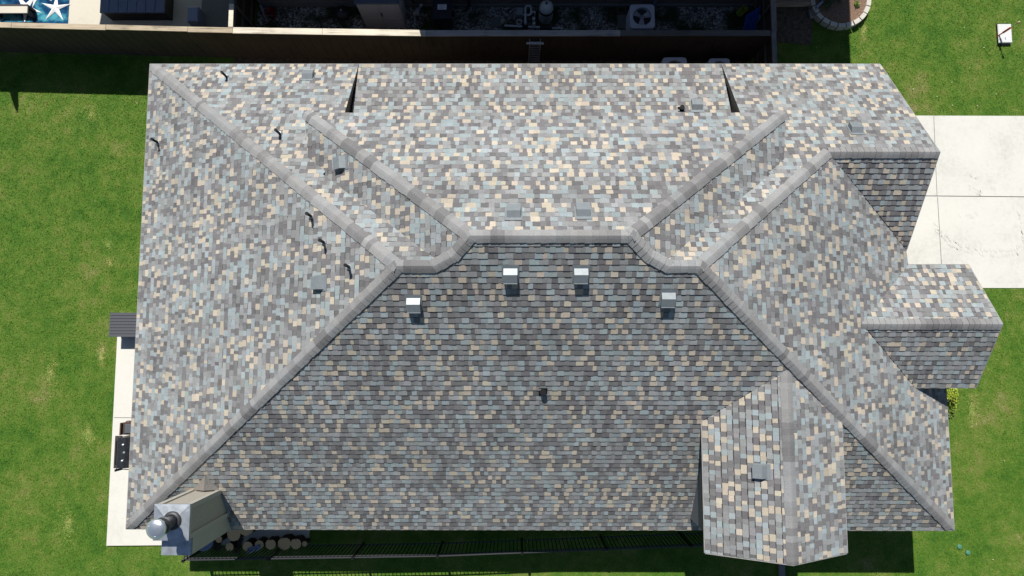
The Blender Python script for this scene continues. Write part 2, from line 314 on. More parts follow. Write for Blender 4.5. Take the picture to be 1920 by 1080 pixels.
def shingles(mb, poly3, pl, seed, z0=None):
    ns = pl in (PSW, PSE)
    rnd = random.Random(seed); a, b, c = pl; n = Vector((-a, -b, 1)).normalized()
    up = Vector((a, b, a * a + b * b)).normalized(); ax = up.cross(n).normalized()
    if ns: ax = Vector((0, 1 if pl[0] < 0 else -1, pl[1] * (1 if pl[0] < 0 else -1))).normalized(); up = n.cross(ax).normalized()
    z0 = min(p.z for p in poly3) if z0 is None else z0
    o = min(poly3, key=lambda p: p.z).copy()
    o += up * ((z0 - o.z) / up.z)
    P = [((p - o).dot(ax), (p - o).dot(up)) for p in poly3]
    ar = sum(P[i][0] * P[(i + 1) % len(P)][1] - P[(i + 1) % len(P)][0] * P[i][1] for i in range(len(P)))
    if ar < 0: P = P[::-1]
    s0 = min(p[0] for p in P) - .3; s1 = max(p[0] for p in P) + .3; t1 = max(p[1] for p in P)
    nrow = int(t1 / EX) + 2
    def W(s, t, h): return o + ax * s + up * t + n * h
    for r in range(-1, nrow):
        tr = r * EX + rnd.uniform(-.003, .003); te = tr + EX + .012
        strip = clip(P, [(s0, tr), (s1, tr), (s1, te), (s0, te)])
        if not strip or max(q[1] for q in strip) - min(q[1] for q in strip) < 1e-4: continue
        lo = min(q[0] for q in strip); hi = max(q[0] for q in strip)
        s = lo - rnd.uniform(0, .3); wob = rnd.uniform(0, 6); raised = rnd.random() < .5; ridx = False; rowk = rnd.uniform(.93, 1.06)
        while s < hi:
            wd = rnd.choice((.09, .105, .12, .135, .155, .18)) * rnd.uniform(.9, 1.1) * (1.05 if raised else .9)
            dj = .0022 * math.sin(s * 1.7 + wob); jl = rnd.uniform(-.002, .002); sl_ = rnd.uniform(-.0025, .0025)
            th = .018 if raised else .0105
            base = .0015
            quad = [(s, tr + dj + jl), (s + wd, tr + dj + jl + sl_), (s + wd + rnd.uniform(-.003, .003), te), (s, te)]
            pc = clip(strip, quad); col = palcol(rnd)
            if raised is False and rnd.random() < .30: col = tuple(x * .8 for x in PAL[rnd.choice((0, 1, 1, 2))][0])
            col = tuple(x * rowk for x in col)
            if len(pc) >= 3:
                def h(t): return base + th * max(0.0, 1 - (t - tr) / (te - tr)) + .001
                top = [W(q[0], q[1], h(q[1])) for q in pc]
                if raised and ridx: mb.poly(top, col)
                else:
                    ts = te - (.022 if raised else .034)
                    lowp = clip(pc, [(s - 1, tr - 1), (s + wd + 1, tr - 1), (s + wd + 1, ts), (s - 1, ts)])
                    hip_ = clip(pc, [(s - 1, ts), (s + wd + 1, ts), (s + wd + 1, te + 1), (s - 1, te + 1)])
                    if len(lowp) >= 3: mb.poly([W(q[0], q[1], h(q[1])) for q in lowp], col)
                    if len(hip_) >= 3: mb.poly([W(q[0], q[1], h(q[1])) for q in hip_], (.05, .045, .045))  # dark band under the row above: printed shadow line plus painted butt shade
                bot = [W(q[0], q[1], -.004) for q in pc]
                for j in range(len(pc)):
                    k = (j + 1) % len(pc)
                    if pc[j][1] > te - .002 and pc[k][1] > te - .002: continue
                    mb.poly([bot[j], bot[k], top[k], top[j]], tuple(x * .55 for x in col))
            s += wd; raised = not raised if rnd.random() < .82 else raised
def deck(mb, poly3, th=.15, drop=.006):
    n = len(poly3); t = [Vector(p) - Vector((0, 0, drop)) for p in poly3]; b = [Vector(p) - Vector((0, 0, th)) for p in poly3]
    mb.poly(t, mi=0); mb.poly(b[::-1], mi=1)
    for i in range(n):
        j = (i + 1) % n; mb.poly([b[i], b[j], t[j], t[i]], mi=1)
def roof(name, faces, seed, label=None):
    mb = MB(); dk = MB()
    for i, (poly, pl, z0) in enumerate(faces):
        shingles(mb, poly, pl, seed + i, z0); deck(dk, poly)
    o = mb.build(name, M['shingle'], house)
    d = dk.build('fascia', [M['deck'], M['shadetrim']]); d.parent = o  # dark edge colour has the slots' shade in it
    if label: o['label'] = label
    return o
NW_poly = [A, P1, V, lift(5.85, 8.9, PN), lift(XL, 9.1, PN), lift(XL, D, PN)]
NE_poly = [lift(G, D, PN), lift(XR, D, PN), lift(XR, 9.1, PN), lift(16.4, 8.9, PN), V2, P4, R1, GT]
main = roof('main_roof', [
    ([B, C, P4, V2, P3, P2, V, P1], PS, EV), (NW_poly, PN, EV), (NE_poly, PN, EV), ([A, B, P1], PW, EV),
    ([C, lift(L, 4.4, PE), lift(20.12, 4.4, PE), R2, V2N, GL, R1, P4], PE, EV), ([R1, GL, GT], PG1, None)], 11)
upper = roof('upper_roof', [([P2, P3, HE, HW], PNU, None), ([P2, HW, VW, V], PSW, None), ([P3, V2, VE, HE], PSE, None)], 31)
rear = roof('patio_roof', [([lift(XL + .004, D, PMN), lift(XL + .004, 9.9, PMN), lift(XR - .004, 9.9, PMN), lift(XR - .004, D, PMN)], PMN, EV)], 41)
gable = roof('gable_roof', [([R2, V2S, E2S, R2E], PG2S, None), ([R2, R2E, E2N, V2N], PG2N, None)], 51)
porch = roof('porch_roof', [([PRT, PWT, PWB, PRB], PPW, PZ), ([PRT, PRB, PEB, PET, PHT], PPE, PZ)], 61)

# hip and ridge caps: overlapping bent pieces
CAPC = [(.275, .268, .262), (.292, .288, .283), (.24, .232, .228), (.305, .303, .298), (.20, .194, .192), (.275, .277, .276), (.285, .278, .27)]
def ridge_cap(a, b, pa, pb, parent, seed, hw=.145, ext=(0, 0), lift_=.030, pr_clamp=False):
    rnd = random.Random(seed); a = Vector(a); b = Vector(b); r = (b - a).normalized(); a = a - r * ext[0]; b = b + r * ext[1]; ln = (b - a).length
    if b.z < a.z - .01: a, b = b, a; r = -r
    def side(pl, other):
        n = Vector((-pl[0], -pl[1], 1)).normalized(); d = n.cross(r).normalized()
        # point away from the neighbouring plane
        q = a + d; 
        if q.z > other[0] * q.x + other[1] * q.y + other[2]: d = -d if (a - d).z <= other[0] * (a - d).x + other[1] * (a - d).y + other[2] else d
        return d, n
    da, na = side(pa, pb); db, nb = side(pb, pa)
    upv = (na + nb).normalized(); mb = MB(); ex = .146; k = int(ln / ex) + 1; col = rnd.choice(CAPC)
    us = [-1, -.97, -.62, -.36, -.16, 0, .16, .36, .62, .97, 1]
    for i in range(k):
        s0 = i * ex; s1 = min(ln, s0 + ex + .02)
        s0 += rnd.uniform(-.012, .012) if i else 0
        if s1 - s0 < .03: continue
        if rnd.random() < .5: col = rnd.choice(CAPC)
        kk = rnd.uniform(.9, 1.08); c = tuple(x * kk for x in col); wj = hw * rnd.uniform(.97, 1.03); rows = []
        dlat = rnd.uniform(-.008, .008); th0 = rnd.uniform(.007, .014)
        for s, t in ((s0, lift_ + th0), (s1, lift_)):
            row = []
            for u in us:
                d, nn = (da, na) if u < 0 else (db, nb); m = abs(u)
                bl = max(0, 1 - m / .45); flat = nn.lerp(upv, bl)
                p = a + r * s + d * (m * wj + (dlat if u < 0 else -dlat) * (m > .5)) + flat * (t if m < .99 else 0.0)
                p -= upv * (.006 * bl * bl)
                if pr_clamp: p.x = min(max(p.x, -.015), L + .015); p.y = min(max(p.y, -.015), D + .015)
                row.append(p)
            rows.append(row)
        for j in range(len(us) - 1):
            q = [rows[0][j], rows[0][j + 1], rows[1][j + 1], rows[1][j]]
            nrm = (q[1] - q[0]).cross(q[3] - q[0])
            if nrm.dot(upv) < 0: q = q[::-1]
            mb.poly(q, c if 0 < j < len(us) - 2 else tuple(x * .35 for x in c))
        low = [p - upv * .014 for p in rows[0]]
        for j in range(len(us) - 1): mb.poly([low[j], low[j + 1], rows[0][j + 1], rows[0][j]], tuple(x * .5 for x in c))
    o = mb.build('ridge_cap', M['shingle']); o.parent = parent
    return o
VA = V.lerp(P1, .22); VB = V.lerp(P2, .34); VC = V2.lerp(P3, .34); VD = V2.lerp(P4, .22)
caps = [(A, P1, PN, PW, main), (B, P1, PW, PS, main), (P1, VA, PN, PS, main), (VD, P4, PN, PS, main), (P4, R1, PN, PE, main), (R1, GT, PN, PG1, main), (P4, C, PE, PS, main),
        (VB, P2, PSW, PS, upper), (VA, VB, PSW, PS, upper), (VD, VC, PSE, PS, upper), (P2, P3, PNU, PS, upper), (P3, VC, PSE, PS, upper), (P2, HW, PNU, PSW, upper), (P3, HE, PNU, PSE, upper),
        (R2, R2E, PG2N, PG2S, gable), (PRT, PRB, PPW, PPE, porch)]
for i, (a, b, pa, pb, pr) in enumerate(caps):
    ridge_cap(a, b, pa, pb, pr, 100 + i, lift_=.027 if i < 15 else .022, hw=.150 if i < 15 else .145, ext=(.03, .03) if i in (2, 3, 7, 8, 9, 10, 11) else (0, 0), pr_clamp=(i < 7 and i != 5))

# walls under the roof
wl = MB()
def prism(mb, pts, z0, z1f):
    n = len(pts); b = [Vector((x, y, z0)) for x, y in pts]; t = [Vector((x, y, z1f(x, y))) for x, y in pts]
    mb.poly(t); mb.poly(b[::-1])
    for i in range(n): j = (i + 1) % n; mb.poly([b[i], b[j], t[j], t[i]])
prism(wl, [(.45, .45), (21.65, .45), (21.65, 3.0), (20.4, 3.0), (20.4, 12.4), (.45, 12.4)], 0, lambda x, y: 2.62)
prism(wl, [(15.1, .42), (17.95, .42), (17.95, 3.0), (15.1, 3.0)], 2.63, lambda x, y: 4.78)
prism(wl, [(20.0, 4.2), (22.05, 4.2), (22.05, 6.7), (20.0, 6.7)], 0, lambda x, y: 3.4)
prism(wl, [(19.5, 7.9), (20.4, 7.9), (20.4, 11.3), (19.5, 11.3)], 2.63, lambda x, y: 3.3)
for x, yc, zc, hw_, sl2 in ((22.05, y4, z4 - .2, 1.25, g2),):
    wl.raw([(x - .3, yc - hw_, 3.4), (x, yc - hw_, 3.4), (x, yc + hw_, 3.4), (x - .3, yc + hw_, 3.4), (x - .3, yc, zc), (x, yc, zc)], [(0, 1, 5, 4), (2, 3, 4, 5), (1, 2, 5), (3, 0, 4)])
wl.build('wall', M['brick'], house)
wg = MB()   # painted side walls of the raised roofs
wg.box(5.7, 16.6, 9.6, 10.15, 3.2, 4.95); 
sw = MB(); sw.raw([(XL - .03, 9.5, 2.9), (XL - .03, 12.75, 2.7), (XL - .03, 12.75, lift(0, 12.75, PN).z - .03), (XL - .03, 9.5, lift(0, 9.5, PN).z - .05), (XL - .07, 9.5, 2.9), (XL - .07, 12.75, 2.7), (XL - .07, 12.75, lift(0, 12.75, PN).z - .03), (XL - .07, 9.5, lift(0, 9.5, PN).z - .05)], [(0, 1, 2, 3), (7, 6, 5, 4), (2, 1, 5, 6), (3, 2, 6, 7)])
sw.build('slot_wall', M['shadetrim'], house); sw2 = MB(); sw2.raw([(XL + XR - x, y, z) for x, y, z in sw.v[:8]], [tuple(reversed(f)) for f in sw.f]); sw2.build('slot_wall', M['shadetrim'], house)  # shade inside the slots is put into this dark wall colour
wg.build('upper_wall', M['siding'], house)
pw = MB(); pw.raw([(15.02, .35, 2.9), (15.02, 2.95, 4.75), (15.02, 2.95, 4.86), (15.02, .35, 4.86), (15.10, .35, 2.9), (15.10, 2.95, 4.75), (15.10, 2.95, 4.86), (15.10, .35, 4.86)],
    [(0, 1, 2, 3), (7, 6, 5, 4), (0, 4, 5, 1), (3, 2, 6, 7), (0, 3, 7, 4), (1, 5, 6, 2)])
pw.raw([(15.0, .42, 4.7), (18.0, .42, 4.7), (16.57, .42, 5.66), (15.0, .36, 4.7), (18.0, .36, 4.7), (16.57, .36, 5.66)], [(0, 1, 2), (5, 4, 3), (0, 2, 5, 3), (2, 1, 4, 5), (1, 0, 3, 4)])
pw.build('porch_wall', M['porchwall'], house)
fl = MB()   # step flashing in the valleys and along the porch
def strip_on(mb, a, b, wd, pl, h=.006):
    a = Vector(a); b = Vector(b); n = Vector((-pl[0], -pl[1], 1)).normalized(); d = (b - a).normalized(); s = d.cross(n) * wd / 2
    mb.poly([a - s + n * h, b - s + n * h, b + s + n * h, a + s + n * h])
for a, b, pl in ((R1, GL, PG1), (R2, V2S, PG2S), (PRT, PWT, PS)):
    fl = MB(); strip_on(fl, a, b, .03, pl, .016); fo = fl.build('valley_flashing', M['pipe']); fo.parent = main
# thin metal drip edge along the eaves
de = MB()
def drip(a, b, out): de.beam(Vector(a) + Vector(out) * .012 + Vector((0, 0, -.004)), Vector(b) + Vector(out) * .012 + Vector((0, 0, -.004)), .024, .012)
drip(A, B, (-1, 0, 0)); drip(B, C, (0, -1, 0)); drip(C, lift(L, 4.2, PE), (1, 0, 0)); drip(lift(G, D, PN), A, (0, 1, 0)); drip(PWB, PWT, (-1, 0, 0)); drip(PEB, PET, (1, 0, 0))
drip(PWB, PRB, (0, -1, 0)); drip(PRB, PEB, (0, -1, 0)); drip(E2S, V2S, (0, -1, 0)); drip(E2N, V2N, (0, 1, 0)); drip(E2S, R2E, (1, 0, 0)); drip(R2E, E2N, (1, 0, 0)); drip(GL, GT, (1, 0, 0)); drip(lift(G, D, PN), GT, (1, 0, 0))
do = de.build('drip_edge', M['trim']); do.parent = main

# ------------------------------------------------------------------ vents on the roof
def frame_on(pt, pl):
    a, b, c = pl; n = Vector((-a, -b, 1)).normalized(); up = Vector((a, b, a * a + b * b)).normalized(); ax = up.cross(n).normalized()
    m = Matrix((ax, up, n)).transposed().to_4x4(); m.translation = pt; return m
def box_vent(u, v, pl, parent, wd=.29, ln=.36, h=.135):
    T = frame_on(onp(u, v, pl), pl); mb = MB(); a = wd / 2
    pr = [(-.5 * ln, .03), (-.5 * ln, h), (.03, h + .004), (.13, .018), (.5 * ln, .012)]
    # base flange
    mb.box(-a - .035, a + .035, -.5 * ln - .01, .5 * ln + .02, .020, .026, T)
    for s in (-1, 1):
        pts = [T @ Vector((s * a, y, z)) for y, z in pr] + [T @ Vector((s * a, .5 * ln, 0)), T @ Vector((s * a, -.5 * ln, 0))]
        mb.poly(pts if s < 0 else pts[::-1])
    for (y0, z0), (y1, z1) in zip(pr, pr[1:]):
        mb.poly([T @ Vector((-a, y0, z0)), T @ Vector((a, y0, z0)), T @ Vector((a, y1, z1)), T @ Vector((-a, y1, z1))])
    mb.beam(T @ Vector((-a, -.5 * ln, h)), T @ Vector((a, -.5 * ln, h)), .012, .012)
    o = mb.build('box_vent', M['vent']); o.parent = parent
    g_ = MB(); g_.box(-a + .01, a - .01, -.5 * ln + .012, -.5 * ln + .02, 0.012, h - .02, T); g = g_.build('vent_screen', M['pipe']); 
    # the screen belongs to the vent's own mesh: join by data
    bm = bmesh.new(); bm.from_mesh(o.data); k = len(bm.faces); bm.from_mesh(g.data); bm.faces.ensure_lookup_table()
    o.data.materials.append(M['pipe'])
    for f in bm.faces[k:]: f.material_index = 1
    bm.to_mesh(o.data); bm.free(); bpy.data.objects.remove(g)
    return o
for u, v, pl, pr in ((957, 512, PS, main), (1089, 512, PS, main), (776, 567, PS, main), (1252, 557, PS, main), (963, 402, PNU, upper), (1093, 400, PNU, upper),
                     (642, 306, PSW, upper), (602, 531, PW, main), (1604, 245, PN, main), (1306, 201, PMN, rear), (1428, 884, PPW, porch), (578, 145, PN, main)):
    box_vent(u, v, pl, pr)
def pipe_vent(u, v, pl, parent, h=.36, r=.033, collar=True):
    p = onp(u, v, pl); mb = MB(); mb.mi = 0
    mb.tube([p - Vector((0, 0, .05)), p + Vector((0, 0, h))], r, 12); mb.tube([p + Vector((0, 0, h - .05)), p + Vector((0, 0, h + .004))], r + .006, 12)
    if collar:
        mb.mi = 1; n = Vector((-pl[0], -pl[1], 1)).normalized()
        mb.tube([p + n * .012, p + n * .03, p + n * .05 + Vector((0, 0, .03))], [.065, .058, .038], 16)
    else:
        T = frame_on(p, pl); mb.mi = 0; mb.box(-.1, .1, -.1, .12, .010, .016, T)
    o = mb.build('pipe_vent', [M['pipe'], M['collar']]); o.parent = parent
for u, v, pl, pr in ((426, 145, PN, main), (526, 252, PN, main), (297, 268, PW, main), (584, 406, PW, main), (608, 455, PW, main), (655, 501, PW, main)): pipe_vent(u, v, pl, pr)
pipe_vent(1018, 735, PS, main, .11, .07, False); pipe_vent(1277, 204, PMN, rear, .13, .06, False)
ridge_marks = None

# ------------------------------------------------------------------ chimney
cx0, cx1, cy0, cy1, cz = 2.062, 2.853, .41, 1.19, 5.287
ch = MB(); ch.box(cx0 + .03, cx1 - .03, cy0 + .03, cy1 - .03, 2.9, cz - .05)
for x in (cx0 + .05, cx1 - .05):
    for y in (cy0 + .05, cy1 - .05): ch.mi = 1; ch.box(x - .055, x + .055, y - .055, y + .055, 2.95, cz - .045)
ch.box(cx0 + .012, cx1 - .012, cy0 + .012, cy1 - .012, cz - .16, cz - .046)
ch.mi = 1; ch.box(2.1, 2.80, -.02, .4, 2.3, 4.93)
chim = ch.build('chimney', [M['siding'], M['sidingtrim']], house)
ck = MB(); ck.raw([(cx0 - .02, cy0 - .02, cz - .05), (cx1 + .02, cy0 - .02, cz - .05), (cx1 + .02, cy1 + .02, cz - .05), (cx0 - .02, cy1 + .02, cz - .05),
    (cx0 - .02, cy0 - .02, cz), (cx1 + .02, cy0 - .02, cz), (cx1 + .02, cy1 + .02, cz), (cx0 - .02, cy1 + .02, cz),
    (cx0 + .3, cy0 + .3, cz + .05), (cx1 - .3, cy0 + .3, cz + .05), (cx1 - .3, cy1 - .3, cz + .05), (cx0 + .3, cy1 - .3, cz + .05)],
    [(3, 2, 1, 0), (0, 1, 5, 4), (1, 2, 6, 5), (2, 3, 7, 6), (3, 0, 4, 7), (4, 5, 9, 8), (5, 6, 10, 9), (6, 7, 11, 10), (7, 4, 8, 11), (8, 9, 10, 11)])
cp = ck.build('chimney_cap', M['galv']); cp.parent = chim
sh = MB(); sh.box(2.09, 2.78, -.03, .40, 4.935, 4.97); s_ = sh.build('chimney_shoulder', M['galv']); s_.parent = chim
fx, fy = 2.486, .841
f1 = MB(); f1.lathe((fx, fy, cz), [(.22, .03), (.2, .07), (.15, .075)]); f1.lathe((fx, fy, cz), [(.135, .05), (.135, .42)])
f1.lathe((fx, fy, cz), [(.15, .40), (.19, .43), (.19, .56), (.15, .60)]); f1.tube([(fx, fy, cz + .44), (fx, fy, cz + .68)], .12, 20)
for k in range(5): f1.lathe((fx, fy, cz), [(.175, .60 + k * .022), (.175, .608 + k * .022)])
fo1 = f1.build('flue', M['flue']); fo1.parent = chim
f2 = MB(); f2.lathe((fx, fy, cz), [(.215, .70), (.222, .735), (.20, .765), (.12, .79), (.04, .80), (.0, .802)], 32); f2.lathe((fx, fy, cz), [(.0, .695), (.215, .70)], 32)
for t in (0.6, 2.7, 4.8): f2.lathe((fx + .15 * math.cos(t), fy + .15 * math.sin(t), cz + .772), [(.012, 0), (.012, .016), (0, .018)], 8)
fo2 = f2.build('flue_cap', M['dome']); fo2.parent = chim
ckt = MB(); rp = lift(2.58, 1.62, PS); n0 = .012   # cricket of folded shingles behind the chimney
q0 = lift(2.15, 1.2, PS); q1 = lift(2.82, 1.2, PS); r0 = lift(2.48, 1.2, PS) + Vector((0, 0, .16))
ckt.poly([q0 + Vector((0, 0, .012)), r0, rp + Vector((0, 0, .02))], (.26, .235, .21)); ckt.poly([r0, q1 + Vector((0, 0, .012)), rp + Vector((0, 0, .02))], (.235, .225, .215))
co = ckt.build('cricket', M['shingle']); co.parent = chim

# ------------------------------------------------------------------ ground
def sheet(name, pts, z, m, kind='structure', th=0):
    mb = MB(); P = [Vector((x, y, z)) for x, y in pts]
    ar = sum(P[i].x * P[(i + 1) % len(P)].y - P[(i + 1) % len(P)].x * P[i].y for i in range(len(P)))
    if ar < 0: P = P[::-1]
    mb.poly(P)
    if th:
        b = [p - Vector((0, 0, th)) for p in P]
        for i in range(len(P)): j = (i + 1) % len(P); mb.poly([b[i], b[j], P[j], P[i]])
    o = mb.build(name, m); tag(o, kind=kind); return o
sheet('ground', [(-90, -90), (110, -90), (110, 110), (-90, 110)], 0, M['lawn'])
sheet('gravel_bed', [(1.9, 14.36), (18.2, 14.3), (18.2, 16.05), (1.9, 16.05)], .006, M['gravel'])
sheet('soil_strip', [(18.3, 14.9), (20.1, 14.7), (20.3, 16.4), (18.3, 16.4)], .006, M['dirt'])
sheet('side_soil', [(1.2, 13.3), (3, 13.1), (9, 13.25), (12, 13.1), (18.0, 13.2), (18.0, 14.25), (1.2, 14.3)], .006, M['dirt'])
dj = []
o = sheet('driveway', [tuple(at(1700, 217)[:2]), (34, at(1920, 219).y), (34, at(1920, 540).y), (20.9, at(1860, 540).y), (20.9, at(1700, 217).y)], .02, M['concrete'], th=.02)
jm = MB()
def line_on(a, b, wd, z):
    a = Vector((*a[:2], z)); b = Vector((*b[:2], z)); s = (b - a).normalized().cross(Vector((0, 0, 1))) * wd / 2
    jm.poly([a - s, b - s, b + s, a + s])
line_on(at(1690, 367), at(2100, 371), .022, .0245); line_on(at(1750, 218), at(1756, 367), .012, .0248); line_on(at(1757, 370), at(1767, 538), .014, .0248)
o2 = jm.build('joint', M['joint']); tag(o2, kind='structure'); o2.name = 'driveway_joint'
# tyre scrubs on the drive: short curved dashes
tm = MB(); rnd = random.Random(5)
def scrub(path, n, ln, sp):
    for i in range(n):
        t = i / (n - 1) * (len(path) - 1); k = min(int(t), len(path) - 2); f = t - k
        u = path[k][0] * (1 - f) + path[k + 1][0] * f; v = path[k][1] * (1 - f) + path[k + 1][1] * f
        for s in range(rnd.choice((1, 2, 2))):
            if rnd.random() < .15: continue
            c = at(u + rnd.uniform(-2, 2), v + (s - .5) * sp + rnd.uniform(-2, 2)); a = rnd.uniform(.6, 1.3); l_ = ln * rnd.uniform(.5, 1.2)
            d = Vector((math.cos(a), -math.sin(a), 0)); e = Vector((d.y, -d.x, 0)); z = Vector((0, 0, .0244)); c.z = 0
            p = [c - d * l_ / 2, c + e * .012, c + d * l_ / 2]
            for q0, q1 in zip(p, p[1:]): tm.poly([q0 - e * .008 + z, q1 - e * .010 + z, q1 + e * .010 + z, q0 + e * .008 + z])
scrub([(1752, 424), (1765, 440), (1782, 455), (1800, 464), (1830, 472), (1870, 476), (1905, 472), (1920, 460)], 46, .13, 9)
scrub([(1908, 400), (1914, 425), (1918, 450), (1920, 470)], 12, .12, 6); scrub([(1818, 352), (1835, 362), (1842, 366)], 7, .14, 6); scrub([(1858, 352), (1866, 360)], 5, .1, 6); scrub([(1818, 330), (1830, 334)], 4, .12, 5); scrub([(1800, 410), (1830, 404)], 6, .12, 6)
o = tm.build('tyre_marks', M['tread']); tag(o, kind='structure')
# concrete walk and patio along the west side
px = MB(); pts = [at(222, 634), at(202, 1022), at(580, 1019)]
xw0, xw1 = at(222, 634).x, at(202, 1022).x; ys = at(202, 1022).y
sheet('patio', [(xw0, 5.9), (1.0, 5.9), (1.0, .5), (4.09, .5), (4.09, ys + .06), (xw1, ys)], .07, M['patio'], th=.07)
jm = MB(); a = at(214, 783, .07); line_on((a.x, a.y), (.6, a.y - .01), .015, .0745); a = at(205, 978, .07)
o = jm.build('patio_joint', M['joint']); tag(o, kind='structure')
# post-like edging south of the porch
em = MB(); em.box(18.44, 18.62, -4.0, -1.72, 0, .1, ch=.01); o = em.build('kerb_strip', M['paver']); tag(o, kind='structure')

# grass blades: one scattered sheet
def inside_drive(x, y): return (x > 20.6 and 6.70 < y < 12.36)
gb = MB(); rnd = random.Random(3)
def blades(x0, x1, y0, y1, dens, skip=None, hgt=(.025, .06)):
    for _ in range(int((x1 - x0) * (y1 - y0) * dens)):
        x = rnd.uniform(x0, x1); y = rnd.uniform(y0, y1)
        if inside_drive(x, y) or (skip and skip(x, y)): continue
        h = rnd.uniform(*hgt); a = rnd.uniform(0, 6.283); wv = rnd.uniform(.004, .009); lx = rnd.gauss(0, .028); ly = rnd.gauss(0, .028)
        k = rnd.choice((.9, 1.0, 1.1, 1.2, 1.4)); c = (k * rnd.uniform(.85, 1.25), k, k * .9)
        gb.poly([(x - math.cos(a) * wv, y - math.sin(a) * wv, 0), (x + math.cos(a) * wv, y + math.sin(a) * wv, 0), (x + lx, y + ly, h)], c)
ww = lambda x, y: x > xw1 + (xw0 - xw1) * (y - ys) / (5.9 - ys) - .0 and ys < y < 5.9
blades(-6.9, .35, -2.6, 14.3, 850, ww)
bed = [at(u, v, .0) for u, v in ((1533, 22), (1545, 35), (1562, 46), (1585, 51), (1608, 47), (1622, 35), (1627, 18), (1627, -10), (1533, -20))]
def in_bed(x, y): return (x - 21.0) ** 2 / .95 ** 2 + (y - 16.2) ** 2 / .95 ** 2 < 1 or (x < 20.2 and y > 14.8)
blades(18.3, 27.8, 12.3, 16.9, 850, in_bed)
blades(20.9, 27.4, -2.5, 6.7, 850)
blades(.35, 20.9, -2.6, -.0, 420, lambda x, y: x < 4.1 and y > ys)
for u, v, ru, rv, n in ((165, 815, 13, 24, 1500), (190, 665, 9, 20, 800), (205, 458, 8, 12, 450), (207, 492, 8, 10, 400), (128, 985, 20, 34, 1200), (170, 215, 16, 22, 600), (95, 700, 14, 30, 600), (1620, 55, 10, 40, 700), (1822, 770, 14, 40, 700)):
    for _ in range(n):
        a = rnd.uniform(0, 6.283); q = abs(rnd.gauss(0, .55)); c_ = at(u + math.cos(a) * ru * q, v + math.sin(a) * rv * q); t = rnd.uniform(0, 6.283); wv = .007; k = rnd.uniform(.75, 1.25)
        gb.poly([(c_.x - math.cos(t) * wv, c_.y - math.sin(t) * wv, .005), (c_.x + math.cos(t) * wv, c_.y + math.sin(t) * wv, .005), (c_.x + rnd.gauss(0, .03), c_.y + rnd.gauss(0, .03), .014)], (2.4 * k, 1.6 * k, 3.2 * k))
o = gb.build('grass', M['blade']); tag(o, kind='stuff', label='short patchy green lawn grass round the house', cat='grass')

# ------------------------------------------------------------------ fences
def wood_fence(name, path, label, caps, h=1.83, side=-1, boards=True):
    root = empty(name, (*path[0], 0), label, 'fence'); bd = MB(); rl = MB(); rnd = random.Random(8)
    for (xa, ya), (xb, yb) in zip(path, path[1:]):
        a = Vector((xa, ya, 0)); b = Vector((xb, yb, 0)); d = (b - a).normalized(); n = Vector((-d.y, d.x, 0)); ln = (b - a).length; s = 0
        while s < ln:
            e = min(ln, s + .152); j = .008 if int(s / .145) % 2 else 0.0
            p = a + d * (s + .004); q = a + d * (e - .004); o0 = n * (side * .02 + j); o1 = n * (side * .04 + j)
            vs = [Vector((*(k)[:2], z)) for z in (-.02, h - .02 + rnd.uniform(-.006, 0)) for k in (p + o0, q + o0, q + o1, p + o1)]
            bd.raw(vs, [(3, 2, 1, 0), (4, 5, 6, 7), (0, 1, 5, 4), (1, 2, 6, 5), (2, 3, 7, 6), (3, 0, 4, 7)]); s += .145
        for z in (.35, 1.0, 1.6): rl.beam(a + Vector((0, 0, z)), b + Vector((0, 0, z)), .04, .09)
        k = 0
        while k < ln:
            c = a + d * k + n * (-side * .045); po = MB(); po.box(c.x - .03, c.x + .03, c.y - .03, c.y + .03, 0, h - .03); po.build('post', M['darkwood'], root); k += 2.4
    bd.build('boards', M['fence'], root); rl.build('rail', M['darkwood'], root)
    for (xa, ya), (xb, yb), m, wd, dz in caps:
        cb = MB(); cb.beam((xa, ya, h + dz), (xb, yb, h + dz), wd, .035); o = cb.build('cap_board', m, root)
    return root
def fy(x): return 14.50 + (x + 5.12) * (14.335 - 14.50) / 6.44 if x < 1.32 else (14.335 + (x - 1.32) * (14.235 - 14.335) / 6.4 if x < 7.7 else 14.235)
def cap(x0, x1, m, wd, dz=0.0, off=0.0): return ((x0, fy(x0) + off), (x1, fy(x1) + off), M[m], wd, dz)
xs = [-9.5, -4.76, -2.12, .30, 1.34, 1.90, 7.85, 11.0, 13.45, 18.05]
fcaps = [cap(-9.5, -4.77, 'capwood', .16), cap(-4.76, -1.92, 'capwood', .165, .002), cap(-1.91, .55, 'capwood', .15, 0, .01), cap(.56, 1.9, 'capwood', .165, .003), cap(1.91, 4.6, 'palewood', .185), cap(4.61, 7.71, 'palewood', .19, .002),
         cap(7.72, 9.5, 'graywood', .18, .001), cap(9.51, 13.55, 'graywood', .175), cap(13.56, 18.05, 'darkwood', .17, .002)]
wood_fence('wooden_fence', [(-9.5, fy(-9.5)), (1.32, fy(1.32)), (7.7, fy(7.7)), (18.1, fy(18.1))], 'long dark stained board fence with weathered cap boards behind the house', fcaps)
wood_fence('wooden_fence', [(1.84, 17.6), (1.84, 14.45)], 'short board fence between pool deck and gravel side yard', [((1.84, 17.6), (1.84, 15.16), M['capY'], .13, 0), ((1.84, 15.15), (1.84, 14.43), M['palewood'], .14, .002)])
wood_fence('wooden_fence', [(18.2, 17.6), (18.2, 12.5)], 'weathered board fence running from the house corner past the garden bed', [((18.17, 17.6), (18.17, 14.30), M['capY'], .15, .004), ((18.15, 14.29), (18.15, 12.6), M['capY'], .14, .002)], side=1)
